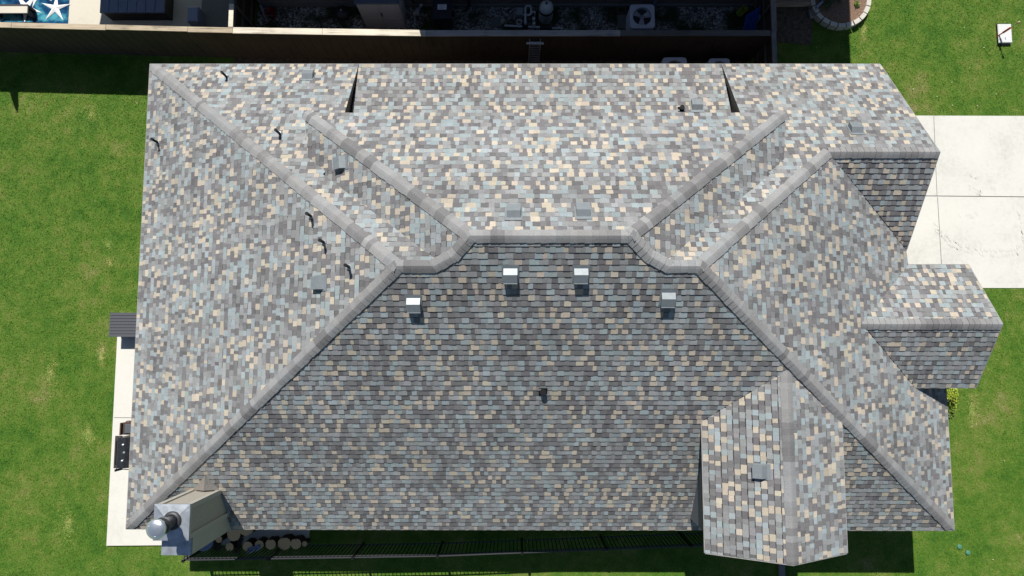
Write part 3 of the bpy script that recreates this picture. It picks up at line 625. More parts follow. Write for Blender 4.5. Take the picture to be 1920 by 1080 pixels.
# black iron fence on the south side
ir = empty('iron_fence', (.93, -1.23, 0), 'low black metal picket fence along the south side of the house', 'fence')
ia, ib, ic = Vector((.93, -1.235, 0)), Vector((8.15, -1.11, 0)), Vector((18.0, -.72, 0))
rl = MB(); pk = MB()
def ipath(s):
    l1 = (ib - ia).length
    return ia + (ib - ia) * (s / l1) if s < l1 else ib + (ic - ib) * ((s - l1) / (ic - ib).length)
tot = (ib - ia).length + (ic - ib).length
for z, wd in ((1.385, .030), (1.22, .025), (.15, .03)):
    rl.beam(ia + Vector((0, 0, z)), ib + Vector((0, 0, z)), wd, .03); rl.beam(ib + Vector((0, 0, z)), ic + Vector((0, 0, z)), wd, .03)
    rl.beam(ia + Vector((0, 0, z)), Vector((.93, .4, z)), wd, .03)
s = 0
while s < tot:
    p = ipath(s); pk.box(p.x - .01, p.x + .01, p.y - .01, p.y + .01, .08, 1.37); s += .115
y = -1.15
while y < .4: pk.box(.92, .94, y - .01, y + .01, .08, 1.37); y += .115
rl.build('rail', M['glarerail'], ir); pk.build('pickets', M['iron'], ir)  # rails paler than the pickets: sun glare painted into their colour
s = 0
while s <= tot + .1:
    p = ipath(min(s, tot)); po = MB(); po.box(p.x - .032, p.x + .032, p.y - .032, p.y + .032, 0, 1.46); po.box(p.x - .04, p.x + .04, p.y - .04, p.y + .04, 1.46, 1.485, ch=.008); po.build('post', M['iron'], ir); s += 2.42

# ------------------------------------------------------------------ things on the west patio
b = empty('storage_box', (-1.66, 5.52, 0), 'charcoal slatted storage box half under the west eave', 'storage box')
x0, x1, yb0, yb1 = -2.07, -.75, 5.15, 5.90
mb = MB(); mb.box(x0 + .06, x1 - .06, yb0 + .04, yb1 - .04, .0, .56); mb.build('body', M['slatside'], b)
mb = MB()
for k in range(8): y = yb0 + k * (yb1 - yb0) / 8; mb.box(x0, x1, y + .004, y + (yb1 - yb0) / 8 - .005, .565, .60, ch=.004)
mb.box(x0 + .01, x1 - .01, yb0 + .01, yb1 - .01, .55, .568); mb.build('lid', M['slat'], b)
g = empty('barbecue_grill', (-1.28, 1.72, .07), 'black gas grill with two silver knobs on its lid beside the west eave', 'grill')
def gl(u, v, z): return at(u, v, z)
c0 = at(212, 820, 1.0); c1 = at(243, 884, 1.0)
x0, x1, y0, y1 = -1.53, -1.0, 1.24, 2.19
mb = MB(); mb.box(x0 + .03, x1 - .03, y0 + .05, y1 - .05, .1, .82); mb.build('cart', M['grillb'], g)
mb = MB(); sx0 = at(213.5, 850, .84).x; mb.box(sx0, sx0 + .2, y0, y1, .78, .84, ch=.02); mb.build('front_shelf', M['grillb'], g)
mb = MB(); 
prof = [(-.20, .0), (-.20, .07), (-.15, .14), (-.05, .17), (.08, .17), (.17, .12), (.20, .03), (.20, 0)]
xm = at(219.5, 850, .9).x + .21; rows = [[Vector((xm + a_, y_, .84 + z_)) for a_, z_ in prof] for y_ in (y0 + .03, y1 - .03)]
for i in range(len(prof) - 1): mb.poly([rows[0][i], rows[1][i], rows[1][i + 1], rows[0][i + 1]])
mb.poly(rows[0]); mb.poly(rows[1][::-1]); mb.build('lid', M['grill'], g)
mb = MB(); mb.tube([(xm - .21, y0 + .12, .95), (xm - .21, y1 - .12, .95)], .014); mb.tube([(xm - .21, y0 + .14, .95), (xm - .15, y0 + .14, .95)], .01); mb.tube([(xm - .21, y1 - .14, .95), (xm - .15, y1 - .14, .95)], .01); mb.build('handle', M['iron'], g)
for yy in (at(230, 834, 1.02).y, at(229, 864, 1.02).y):
    mb = MB(); mb.lathe((at(230, 850, 1.02).x, yy, 1.0), [(.03, 0), (.035, .02), (.035, .035), (.0, .042)], 16); mb.build('knob', M['silver'], g)
mb = MB(); mb.lathe((at(232, 849, 1.02).x, at(232, 849, 1.02).y, 1.008), [(.04, 0), (.04, .008), (0, .01)], 16); mb.build('badge', M['vent'], g)
mb = MB(); mb.beam((sx0 - .02, y0 - .09, .7), (sx0 + .2, y0 - .03, .72), .07, .05); mb.beam((x0 + .02, y0 - .02, .8), (x1 - .1, y0 - .04, .8), .02, .03); mb.build('side_shelf', M['iron'], g)
g = empty('smoker', (-1.2, 2.40, .07), 'square rusty brown smoker cart with a grey lid behind the black grill', 'grill')
mb = MB(); mb.box(-1.40, -.93, 2.22, 2.58, .1, .80, ch=.02); mb.box(-1.42, -1.38, 2.22, 2.58, .80, .88); mb.build('body', M['rust'], g)
mb = MB(); mb.box(-1.29, -1.05, 2.26, 2.54, .80, .87, ch=.02); mb.build('lid', M['smoke'], g)
mb = MB(); mb.tube([(-1.3, 2.60, .78), (-1.24, 2.63, .79), (-1.14, 2.63, .79), (-1.08, 2.60, .78)], .012); mb.build('handle', M['rust'], g)

# ------------------------------------------------------------------ logs on the south patio
def log(u, v, rpx, h, label, sx=1.0, heart=False):
    c = at(u, v, h + .07); r = rpx / F_PX * (CH - h); rnd = random.Random(int(u)); n = 22
    prof = [1 + rnd.uniform(-.05, .05) for _ in range(n)]
    def rr(k):
        q = prof[k]
        if heart: t = k / n * 6.283; q *= 1.0 + .16 * math.cos(t - .9) - .22 * math.exp(-((t - 1.57) / .35) ** 2)
        return q
    ring = lambda z, f: [Vector((math.cos(k / n * 6.283) * r * rr(k) * f * sx, math.sin(k / n * 6.283) * r * rr(k) * f, z)) for k in range(n)]
    root = empty('log', (c.x, c.y, .075), label, 'log', 'cut logs stood on the south patio')
    mb = MB(); lo = ring(0, 1.06); hi = ring(h - .006, 1.0); mb.raw(lo + hi, [(k, (k + 1) % n, n + (k + 1) % n, n + k) for k in range(n)], smooth=True); local(mb, 'bark', M['bark'], root)
    mb = MB(); t = ring(h, .965); mb.poly(t); mb.raw(ring(h - .006, 1.0) + t, [(k, (k + 1) % n, n + (k + 1) % n, n + k) for k in range(n)]); local(mb, 'cut_face', M['logend'], root)
for a_ in ((410, 1011, 6.2, .42, 'small oval cut log just right of the blue-grey drum'), (438.5, 1002, 12, .45, 'wide ringed log second from the drum, partly under the eave'),
           (461, 991, 13, .50, 'tall wide log mostly hidden under the eave edge'), (430.5, 1025.5, 7.2, .36, 'short pale round log in front, nearest the fence on the left'),
           (464.5, 1025, 9, .40, 'log at the left end of the patterned cloth'), (486, 1021.5, 8, .40, 'log at the right end of the patterned cloth'),
           (506.6, 1021.6, 9.2, .40, 'round log between the cloth and the heart-shaped log'), (531.5, 1020.5, 11.5, .42, 'heart-shaped double log in the row by the fence'),
           (553.6, 1020.8, 9.6, .42, 'large round log just right of the heart-shaped log'), (571, 1019.6, 4.8, .34, 'smallest thin log at the right end of the row')):
    log(*a_, heart='heart' in a_[4])
# split log lying on its side
r_ = empty('log', (*at(407, 1031, .2)[:2], .075), 'short log lying tilted below the blue-grey drum', 'log', 'cut logs stood on the south patio')
mb = MB(); mb.tube([(0, .28, .10), (0, 0, .14)], .1, 16, True); local(mb, 'bark', M['bark'], r_)
mb = MB(); mb.tube([(0, -.001, .1402), (0, -.012, .1412)], .092, 16, True); local(mb, 'cut_face', M['paver'], r_)
r_ = empty('log', (*at(444, 1036, .2)[:2], .075), 'narrow split log leaning beside the patterned cloth', 'log', 'cut logs stood on the south patio')
mb = MB(); mb.tube([(.1, .42, .08), (.0, 0, .2)], .065, 14, True); local(mb, 'bark', M['bark'], r_)
mb = MB(); mb.tube([(0, -.001, .2002), (-.003, -.012, .203)], .06, 14, True); local(mb, 'cut_face', M['grey2'], r_)
c = at(382, 1014.5, .55); dr = empty('drum', (c.x, c.y, .07), 'round blue-grey lidded drum beside the chimney', 'drum')
mb = MB(); mb.lathe((0, 0, 0), [(.25, 0), (.27, .2), (.26, .47)], 28); local(mb, 'body', M['boxside'], dr)
mb = MB(); mb.lathe((0, 0, 0), [(.27, .45), (.29, .47), (.29, .50), (.27, .515), (.12, .515), (.11, .50), (.08, .50), (.07, .512), (0, .512)], 32); local(mb, 'lid', M['drum'], dr)
cc_ = at(477, 1029, .46); mb = MB(); rnd = random.Random(2); gx, gy = 9, 6; vs = []
for i in range(gx):
    for j in range(gy): vs.append((cc_.x + (i / (gx - 1) - .5) * .40, cc_.y + (j / (gy - 1) - .5) * .18 + (i / (gx - 1) - .5) * .13 + rnd.uniform(-.012, .012), .50 + rnd.uniform(-.015, .02) - (.05 if j == 0 else 0)))
mb.raw(vs, [(i * gy + j, (i + 1) * gy + j, (i + 1) * gy + j + 1, i * gy + j + 1) for i in range(gx - 1) for j in range(gy - 1)], smooth=True)
tag(recentre(mb.build('cloth', M['cloth']), (cc_.x, cc_.y, .49)), 'crumpled blue and white patterned cloth lying over two logs', 'cloth')

# ------------------------------------------------------------------ air conditioners
def ac_unit(c, label, s=.78, h=.8, rz=0):
    r = empty('air_conditioner', (c[0], c[1], 0), label, 'air conditioner', 'outdoor air conditioning units', rz); a = s / 2
    mb = MB(); mb.box(-a - .06, a + .06, -a - .06, a + .06, 0, .06); local(mb, 'pad', M['paver'], r)
    mb = MB(); q = []
    for k in range(48):
        t = (k + .5) / 48 * 6.2832; c_, s_1 = math.cos(t), math.sin(t); f = a / (abs(c_) ** 9 + abs(s_1) ** 9) ** (1 / 9); q.append((c_ * f, s_1 * f))
    n = len(q); mb.raw([(x, y, z) for z in (.06, h) for x, y in q], [(k, (k + 1) % n, n + (k + 1) % n, n + k) for k in range(n)])
    for kz in range(1, 14): z = .06 + kz * (h - .12) / 14; mb.raw([(x * f, y * f, zz) for f, zz in ((1.0, z), (1.015, z + .008), (1.0, z + .02)) for x, y in q], [(j * n + k, j * n + (k + 1) % n, (j + 1) * n + (k + 1) % n, (j + 1) * n + k) for j in range(2) for k in range(n)])
    local(mb, 'cabinet', M['acpaint'], r)
    mb = MB(); ri = a * .76; outer = [(x * 1.01, y * 1.01) for x, y in q]; ang = [math.atan2(y, x) for x, y in q]
    mb.raw([(x, y, h + .012) for x, y in outer] + [(ri * math.cos(t), ri * math.sin(t), h + .02) for t in ang] + [(ri * math.cos(t), ri * math.sin(t), h - .12) for t in ang] + [(x, y, h - .02) for x, y in outer],
           [(k, (k + 1) % n, n + (k + 1) % n, n + k) for k in range(n)] + [(n + k, n + (k + 1) % n, 2 * n + (k + 1) % n, 2 * n + k) for k in range(n)] + [(3 * n + k, 3 * n + (k + 1) % n, (k + 1) % n, k) for k in range(n)])
    local(mb, 'top_panel', M['acpaint'], r)
    mb = MB(); mb.poly([(ri * math.cos(t / 24 * 6.283), ri * math.sin(t / 24 * 6.283), h - .12) for t in range(24)]); local(mb, 'shroud', M['acdark'], r)
    mb = MB(); mb.lathe((0, 0, h - .07), [(.07, 0), (.07, .05), (0, .055)], 16)
    for k in range(3):
        t = k * 2.094 + .5; ca, sa = math.cos(t), math.sin(t); rot = lambda x, y: (x * ca - y * sa, x * sa + y * ca)
        mb.poly([(*rot(.05, -.04), h - .06), (*rot(ri * .92, -.13), h - .085), (*rot(ri * .95, .09), h - .035), (*rot(.05, .05), h - .045)])
    local(mb, 'fan', M['blade2'], r)
    mb = MB()
    for k in range(7): mb.lathe((0, 0, h + .015), [(ri * (k + 1.3) / 8.3, 0), (ri * (k + 1.3) / 8.3 + .003, .003), (ri * (k + 1.3) / 8.3 + .006, 0)], 32)
    for k in range(8): t = k * math.pi / 4; mb.beam((0, 0, h + .014), (ri * math.cos(t), ri * math.sin(t), h + .014), .004, .004)
    local(mb, 'grille', M['acdark'], r)
    return r
c = at(1204, 31, .8); ac_unit(c, 'grey air conditioner with a large fan on the neighbour\'s gravel beyond the fence')
ac_unit((15.40, at(1265, 107.5, .86).y - .39), 'left of the two pale air conditioners tucked under the north eave', .76, .86); ac_unit((16.80, at(1350, 109.5, .86).y - .34), 'right of the two pale air conditioners tucked under the north eave', .66, .86)
# ladder
ld = empty('ladder', (11.0, 14.12, 0), 'folded aluminium telescoping ladder stood against the dark fence', 'ladder')
mb = MB()
for x in (10.84, 11.17): mb.beam((x, 14.08, .02), (x, 14.15, 1.62), .03, .05)
mb.build('rails', M['alu'], ld)
for k in range(13): z = .08 + k * .117; mb = MB(); yy = 14.08 + .07 * z / 1.62; mb.beam((10.84, yy - .012, z), (11.17, yy - .012, z), .020, .02); mb.build('rung', M['alu'], ld)
mb = MB(); mb.beam((10.74, 14.10, 1.46), (11.27, 14.10, 1.45), .06, .03); mb.build('stabiliser_bar', M['white'], ld)

# ------------------------------------------------------------------ neighbour's house and side yard
nh = empty('neighbour_house', (10, 20, 0), 'neighbour\'s house wall with a window at the top edge beyond the gravel', 'house')
mb = MB(); mb.box(2.0, 7.0, 16.09, 24, 0, 2.7); mb.build('painted_wall', M['trim'], nh)
mb = MB(); mb.box(7.1, 20.0, 16.1, 24, 0, 5.8); mb.build('brick_wall', M['brick'], nh)
mb = MB(); mb.box(2.0, 20.1, 16.02, 16.085, 0, .12); mb.build('foundation', M['paver'], nh)
mb = MB(); mb.raw([(-3.9, 15.6, 2.75), (7.2, 15.6, 2.75), (7.2, 20, 4.6), (-3.9, 20, 4.6), (-3.9, 15.6, 2.6), (7.2, 15.6, 2.6), (7.2, 20, 4.45), (-3.9, 20, 4.45)], [(0, 1, 2, 3), (7, 6, 5, 4), (0, 4, 5, 1), (1, 5, 6, 2), (2, 6, 7, 3), (3, 7, 4, 0)])
mb.raw([(7.03, 15.6, 6.0), (20.35, 15.6, 6.0), (18, 20, 7.4), (9, 20, 7.4), (7.03, 24.4, 6.0), (20.35, 24.4, 6.0)], [(0, 1, 2, 3), (1, 5, 2), (5, 4, 3, 2), (4, 0, 3)])
mb.box(7.03, 20.35, 15.6, 24.4, 5.85, 5.995); mb.build('roof', M['nroof'], nh)
wn = MB(); wn.box(2.5, 4.35, 16.04, 16.10, .75, .83); wn.box(2.5, 2.56, 16.04, 16.10, .83, 2.0); wn.box(4.29, 4.35, 16.04, 16.10, .83, 2.0); wn.box(3.39, 3.46, 16.04, 16.10, .83, 2.0); wn.box(2.5, 4.35, 16.04, 16.10, 2.0, 2.06)
wo = wn.build('window_frame', M['winframe'], nh)
mb = MB(); mb.box(2.56, 4.29, 16.06, 16.095, .83, 2.0); po = mb.build('pane', M['glass']); po.parent = wo
# downpipes on the brick wall
for x, m in ((8.9, 'boxside'), (14.95, 'grey2')):
    mb = MB(); mb.box(x - .04, x + .04, 16.0, 16.08, .1, 5.8); mb.beam((x, 16.04, .12), (x - .15, 15.85, .05), .07, .06); mb.build('downpipe', M[m], nh)
# pool deck, spa and starfish
sheet('pool_deck', [(-9, 14.6), (1.75, 14.4), (1.75, 18), (-9, 18)], .02, M['cream'])
tag(sheet('spa_water', [(at(45, 60).x - .9, 14.62), (at(130, 20).x, 14.62), (at(130, 20).x, 16.9), (at(45, 60).x - .9, 16.9)], .034, M['water']), kind='structure')
def starfish(u, v, rpx, rot, label, z=.045):
    c = at(u, v, z); r = rpx / 59.3; o = MB(); n = 5; ring = []
    for k in range(10):
        t = rot + k * math.pi / 5; rr = r if k % 2 == 0 else r * .25; ring.append((t, rr))
    top = [(rr * math.cos(t), rr * math.sin(t), 0) for t, rr in ring]
    for k in range(10):
        a = top[k]; b2 = top[(k + 1) % 10]; o.poly([a, b2, (0, 0, .05)])
    o.poly([(x, y, -.01) for x, y, _ in top][::-1])
    x = o.build('starfish_ornament', M['star']); x.location = (c.x, c.y, z); return tag(x, label, 'starfish', 'white starfish in the spa')
starfish(104, 15, 30, R_(88), 'large white starfish lying whole in the sunlit blue water')
starfish(72, -16, 34, R_(-35), 'white starfish at the frame edge reaching one arm beside the large one')
starfish(48, 14, 34, R_(-18), 'shaded starfish partly under the white bench')
mb = MB(); bn = empty('bench', (at(20, 18, .45).x, at(20, 18, .45).y, 0), 'pale slatted bench over the dark corner of the spa', 'bench')
p0 = at(-30, 24.5, .5); p1 = at(51.5, 11.5, .5)
mb.box(p0.x, p1.x, p0.y, p1.y, .46, .5, ch=.006); mb.build('seat', M['cream'], bn)
mb = MB(); mb.box(p0.x, p1.x - .05, p1.y + .03, p1.y + .10, .0, .44); mb.build('backrest', M['boxside'], bn)
for x in (p1.x - .12, p0.x + .2):
    mb = MB(); mb.box(x - .03, x + .03, p0.y + .04, p1.y - .04, .035, .459); mb.build('leg', M['boxside'], bn)
# closed umbrella whose shadow falls over the fence
um = empty('patio_umbrella', (-5.2, 15.3, 0), 'closed patio umbrella behind the fence by the spa', 'umbrella')
tip = Vector((-5.81, 12.52, 0)) + Vector((-.17, .70, 1)) * 3.9
um.location = (tip.x, tip.y, 0)
mb = MB(); mb.tube([(0, 0, 0), (0, 0, 3.9)], .025, 10); local(mb, 'pole', M['darkwood'], um)
mb = MB(); mb.lathe((0, 0, 0), [(.03, 1.8), (.2, 1.85), (.17, 2.6), (.08, 3.6), (.02, 3.88)], 16); local(mb, 'canopy', M['umb'], um)
# big deck box
c0 = at(187, 24, .6); c1 = at(309, 0, .6); db = empty('deck_box', ((c0.x + c1.x) / 2, 15.7, .02), 'long blue-grey panelled deck box in shade behind the fence', 'storage box')
y0 = c0.y; mb = MB(); mb.box(c0.x + .05, c1.x - .02, y0 + .04, y0 + .8, .02, .56); mb.build('body', M['boxside'], db)
mb = MB(); wd = (c1.x - c0.x) / 7
for k in range(7): mb.box(c0.x + k * wd + .005, c0.x + (k + 1) * wd - .005, y0, y0 + .84, .56, .62, ch=.01)
mb.build('lid', M['box'], db)
a = at(350, 40, .5); b2 = at(372, 12, .5); mb = MB(); mb.box(a.x, b2.x, a.y, b2.y, .03, .5, ch=.03); o = mb.build('side_table', M['grey2']); tag(recentre(o, ((a.x + b2.x) / 2, (a.y + b2.y) / 2, .02)), 'pale blue-grey plastic side table against the fence', 'table')
sheet('paver_slab', [(at(378, 40).x, 14.62), (1.7, 14.5), (1.7, 17), (at(378, 40).x, 17)], .05, M['paver'])
tag(bpy.data.objects['paver_slab'], kind='structure')
# cabinet
ca = empty('storage_cabinet', (6.0, 15.6, 0), 'tall beige two-door resin cabinet beyond the fence', 'cabinet')
q0 = at(661, 5, 1.6); q1 = at(747, 4, 1.6); xa, xb, ya = q0.x, q1.x, q0.y
xa, xb, ya = at(688, 46, .1).x - .02, at(760, 46, .1).x + .02, at(688, 50, .1).y
mb = MB(); mb.box(xa, xb, ya, ya + .6, .006, 1.6); mb.build('body', M['shed'], ca)
mb = MB(); mb.box(xa - .03, xb + .03, ya - .04, ya + .63, 1.6, 1.66, ch=.02); mb.build('lid', M['shedtop'], ca)
for i in (0, 1):
    xl = xa + .02 + i * (xb - xa - .03) / 2; xr = xl + (xb - xa - .05) / 2; d = MB(); d.box(xl, xr, ya - .025, ya - .002, .05, 1.58); 
    d.box(xl + .08, xr - .08, ya - .035, ya - .026, .12, .7); d.box(xl + .08, xr - .08, ya - .035, ya - .026, .8, 1.48); dd = d.build('door', M['shed'], ca)
    if i == 1: h_ = MB(); h_.box(xl + .01, xl + .04, ya - .05, ya - .026, .85, 1.05); hh = h_.build('handle', M['black']); hh.parent = dd
# hose reel next to the cabinet
hr = empty('hose_reel', (at(778, 30, .3).x, at(778, 30, .3).y, 0), 'grey and white hose reel beside the beige cabinet', 'hose reel')
mb = MB(); mb.tube([(-.02, -.22, .1), (-.02, .05, .12)], .045); mb.tube([(0, .1, .15), (.12, .2, .3), (.2, .32, .4)], .05); local(mb, 'stand', M['greyfab'], hr)
mb = MB(); mb.tube([(.04, .12, .35), (.16, .12, .35)], .13, 18); local(mb, 'drum', M['greyfab'], hr)
mb = MB(); mb.lathe((.0, .02, .42), [(.04, 0), (.05, .04), (0, .06)], 12); mb.lathe((.22, .3, .42), [(.04, 0), (.05, .04), (0, .06)], 12); local(mb, 'crank', M['white'], hr)
# trash bin
tb = empty('trash_bin', (at(832, 30, .5).x, at(832, 30, .5).y, .006), 'dark navy wheeled bin with a white label beyond the fence', 'bin')
mb = MB(); mb.raw([(x * f, y * f, z) for z, f in ((0, .82), (.95, 1)) for x, y in ((-.28, -.33), (.28, -.33), (.28, .33), (-.28, .33))], [(3, 2, 1, 0), (0, 1, 5, 4), (1, 2, 6, 5), (2, 3, 7, 6), (3, 0, 4, 7)]); local(mb, 'body', M['bin'], tb)
mb = MB(); mb.box(-.3, .3, -.35, .37, .95, 1.0, ch=.02); mb.tube([(-.25, .40, .98), (.25, .40, .98)], .02); local(mb, 'lid', M['bin'], tb)
mb = MB(); mb.box(-.14, .14, -.05, .12, 1.0, 1.006); mb.mi = 1
for k, (x0_, x1_) in enumerate(((-.12, .12), (-.12, .08), (-.12, .11), (-.12, .05))): mb.box(x0_, x1_, .09 - k * .037, .10 - k * .037, 1.006, 1.008)
local(mb, 'label', [M['label'], M['labelink']], tb)
for x in (-.27, .27): mb = MB(); mb.tube([(x - .03, .3, .1), (x + .03, .3, .1)], .1, 16); local(mb, 'wheel', M['black'], tb)
# red bucket, white bag, dark pot
c = at(507, 22, .25); bk = empty('bucket', (c.x, c.y, 0), 'red bucket standing against the neighbour\'s wall', 'bucket'); mb = MB(); mb.lathe((0, 0, 0), [(.0, .01), (.11, .01), (.15, .26), (.155, .27), (.14, .26), (.10, .03)], 20); local(mb, 'body', M['redd'], bk)
mb = MB(); mb.tube([(.15 * math.cos(t), -.15 - .02 * math.sin(t), .26 + .06 * math.sin(t)) for t in [k * math.pi / 8 for k in range(9)]], .005, 6); local(mb, 'handle', M['alu'], bk)
c = at(492, 18, .3); mb = MB(); mb.tube([(c.x, c.y - .15, .05), (c.x - .02, c.y, .2), (c.x - .04, c.y + .1, .42)], [.04, .055, .03], 10); tag(recentre(mb.build('spray_bottle', M['greyfab']), (c.x, c.y, 0)), 'slim pale grey bottle left of the red bucket', 'bottle')
c = at(644, 28, .4); pt = empty('kettle_grill', (c.x, c.y, 0), 'dark round kettle grill left of the beige cabinet', 'grill'); mb = MB(); mb.lathe((0, 0, 0), [(.05, .3), (.2, .38), (.26, .5), (.26, .52), (.2, .64), (.08, .7), (0, .71)], 24); local(mb, 'bowl', M['black'], pt)
for k in range(3): mb = MB(); t = k * 2.09; mb.tube([(.18 * math.cos(t), .18 * math.sin(t), .4), (.24 * math.cos(t), .24 * math.sin(t), .006)], .012, 8); local(mb, 'leg', M['black'], pt)
mb = MB(); mb.lathe((0, 0, .71), [(.02, 0), (.025, .03), (0, .04)], 12); local(mb, 'handle', M['silver'], pt)
# pool filter tank and pipes
c = at(1026, 12, .9); ft = empty('pool_filter', (at(1024, 18, .6).x, at(1024, 18, .6).y, .006), 'large beige dome-topped pool filter tank', 'pool filter')
mb = MB(); mb.lathe((0, 0, 0), [(.2, 0), (.23, .1), (.23, .62), (.235, .63)], 28); local(mb, 'lower_body', M['tank'], ft)
mb = MB(); mb.lathe((0, 0, 0), [(.245, .62), (.25, .66), (.245, .70)], 28); local(mb, 'clamp_band', M['black'], ft)
mb = MB(); mb.lathe((0, 0, 0), [(.225, .70), (.21, .80), (.16, .90), (.07, .96), (0, .97)], 28); local(mb, 'upper_body', M['tank'], ft)
mb = MB(); mb.lathe((0, 0, .96), [(.03, 0), (.03, .08), (0, .09)], 12); local(mb, 'gauge', M['black'], ft)
pp = empty('pool_plumbing', (at(985, 40, .2).x, at(985, 40, .2).y, .006), 'white pipework and pump left of the beige filter tank', 'pool plumbing')
def Wp(u, v, z): return at(u, v, z)
mb = MB(); mb.tube([Wp(985, 46, .35), Wp(985, 14, .35), Wp(987, 11, .35), Wp(994, 11, .35), Wp(996, 13, .3), Wp(996, 26, .3), Wp(993, 28, .3), Wp(972, 28, .3)], .035, 12); mb.build('riser_pipe', M['pvc'], pp)
mb = MB(); mb.tube([Wp(946, 48, .15), Wp(979, 49.5, .15)], .035, 12); mb.tube([Wp(990, 50, .15), Wp(1012, 51, .15)], .035, 12); mb.tube([Wp(1035, 52.5, .15), Wp(1056, 53.2, .15)], .025, 12); mb.build('ground_pipe', M['pvc'], pp)
mb = MB(); mb.tube([Wp(996, 22, .3), Wp(1003, 22, .3)], .03, 12); mb.build('branch_pipe', M['pvc'], pp)
for u, v, r in ((1001, 33.5, .05), (1003, 22, .03), (1001.5, 43, .045)):
    q = at(u, v, .4); mb = MB(); mb.lathe((q.x, q.y, 0), [(r * .8, .05), (r, .35), (r, .39), (0, .4)], 16); mb.build('valve', M['pvc'], pp)
q = at(973.5, 40.5, .3); mb = MB(); mb.lathe((q.x, q.y, 0), [(.075, .0), (.09, .28), (.09, .3), (.07, .3), (.068, .25)], 20); mb.build('strainer_basket', M['tank'], pp)
mb = MB(); mb.tube([Wp(985, 52, .15), Wp(985, 46, .15)], [.09, .09], 14); mb.tube([Wp(1014, 51, .12), Wp(1024, 51.5, .12)], .07, 12); mb.tube([Wp(1026, 52, .12), Wp(1034, 52, .12)], .07, 12); mb.build('pump', M['black'], pp)
q0, q1 = at(968, 27, .4), at(981, 13, .4); mb = MB(); mb.box(q0.x, q1.x, q0.y, q1.y, 0.01, .4, ch=.02); mb.build('control_box', M['greyfab'], pp)
# pavers and frames in the gravel
for u0, v0, u1, v1, lb in ((920, 50, 936, 32, 'grey square paver left of the white pipework in the gravel'), (1158, 53, 1171, 27, 'grey rectangular paver left of the big air conditioner')):
    a, b2 = at(u0, v0, .05), at(u1, v1, .05); mb = MB(); mb.box(a.x, b2.x, a.y, b2.y, .006, .05, ch=.008); tag(recentre(mb.build('paver', M['paver']), ((a.x + b2.x) / 2, (a.y + b2.y) / 2, 0)), lb, 'paver')
fr = MB()
for a_, b_ in (((1158, 13), (1173, 13)), ((1158, 24), (1173, 24)), ((1158, 13), (1158, 24)), ((1173, 13), (1173, 24))): fr.beam(at(*a_, .06), at(*b_, .06), .025, .04)
tag(recentre(fr.build('sieve_frame', M['darkwood']), at(1165, 18, .0)), 'small square wooden frame above the paver by the air conditioner', 'frame')
a, b2 = at(1326, 19, .1), at(1338, 13, .1); mb = MB(); mb.box(a.x, b2.x, a.y, b2.y, .006, .1, ch=.02); tag(recentre(mb.build('splash_block', M['greyfab']), ((a.x + b2.x) / 2, (a.y + b2.y) / 2, 0)), 'small pale block lying on the gravel near the wall', 'splash block')
# pool floats leaning in the corner, hose
pf = empty('pool_float', (at(1406, 40, .5).x, at(1406, 40, .5).y, .006), 'blue ribbed pool lounger leaning by the fence corner', 'pool float')
mb = MB()
for k in range(6): x = at(1397 + k * 4.2, 40, .5).x - pf.location.x; mb.tube([(x, -.38, .12), (x, .1 + .04 * k, .75 + .02 * k)], .032, 10)
local(mb, 'tubes', M['blue'], pf)
c = at(1424, 42, .4); mb = MB(); mb.tube([(c.x, c.y - .22, .15), (c.x, c.y - .1, .3), (c.x + .0, c.y + .16, .6)], [.10, .12, .07], 14); tag(recentre(mb.build('pool_float', M['lblue']), (c.x, c.y, 0)), 'pale blue rounded inflatable right of the ribbed lounger', 'pool float')
c = at(1393, 18, .3); mb = MB()
for k in range(5): mb.tube([(c.x + k * .025 - .05 + .11 * math.cos(t / 12 * 6.283), c.y + k * .02 - .04 + .11 * math.sin(t / 12 * 6.283), .28 - .03 * (4 - k)) for t in range(13)], .013, 6, False)
tag(recentre(mb.build('garden_hose', M['yellow']), (c.x, c.y, 0)), 'yellow-green coiled hose by the blue pool lounger', 'hose')

# ------------------------------------------------------------------ garden bed top right
bd = empty('garden_bed', (21.0, 16.2, 0), 'rounded stone-edged mulch bed at the top of the lawn', 'garden bed')
bx, by, ra = 21.02, 16.20, .86
mb = MB(); mb.poly([(bx + ra * math.cos(t / 24 * 6.283), by + ra * math.sin(t / 24 * 6.283), .17) for t in range(24)]); mb.build('mulch', M['mulch'], bd)
rnd = random.Random(4)
for k in range(22):
    t0 = k / 22 * 6.283 + .02; t1 = (k + 1) / 22 * 6.283 - .02; mb = MB(); h = .24 + rnd.uniform(-.012, .012); r0 = ra - .01 + rnd.uniform(-.01, .01); r1 = ra + .13
    P = [(bx + r * math.cos(t), by + r * math.sin(t)) for r, t in ((r0, t0), (r1, t0), (r1, (t0 + t1) / 2), (r1, t1), (r0, t1), (r0, (t0 + t1) / 2))]
    mb.raw([(x, y, z) for z in (0, h) for x, y in P], [(5, 4, 3, 2, 1, 0), (6, 7, 8, 9, 10, 11)] + [(i, (i + 1) % 6, 6 + (i + 1) % 6, 6 + i) for i in range(6)]); mb.build('edging_stone', M['bedstone'], bd)
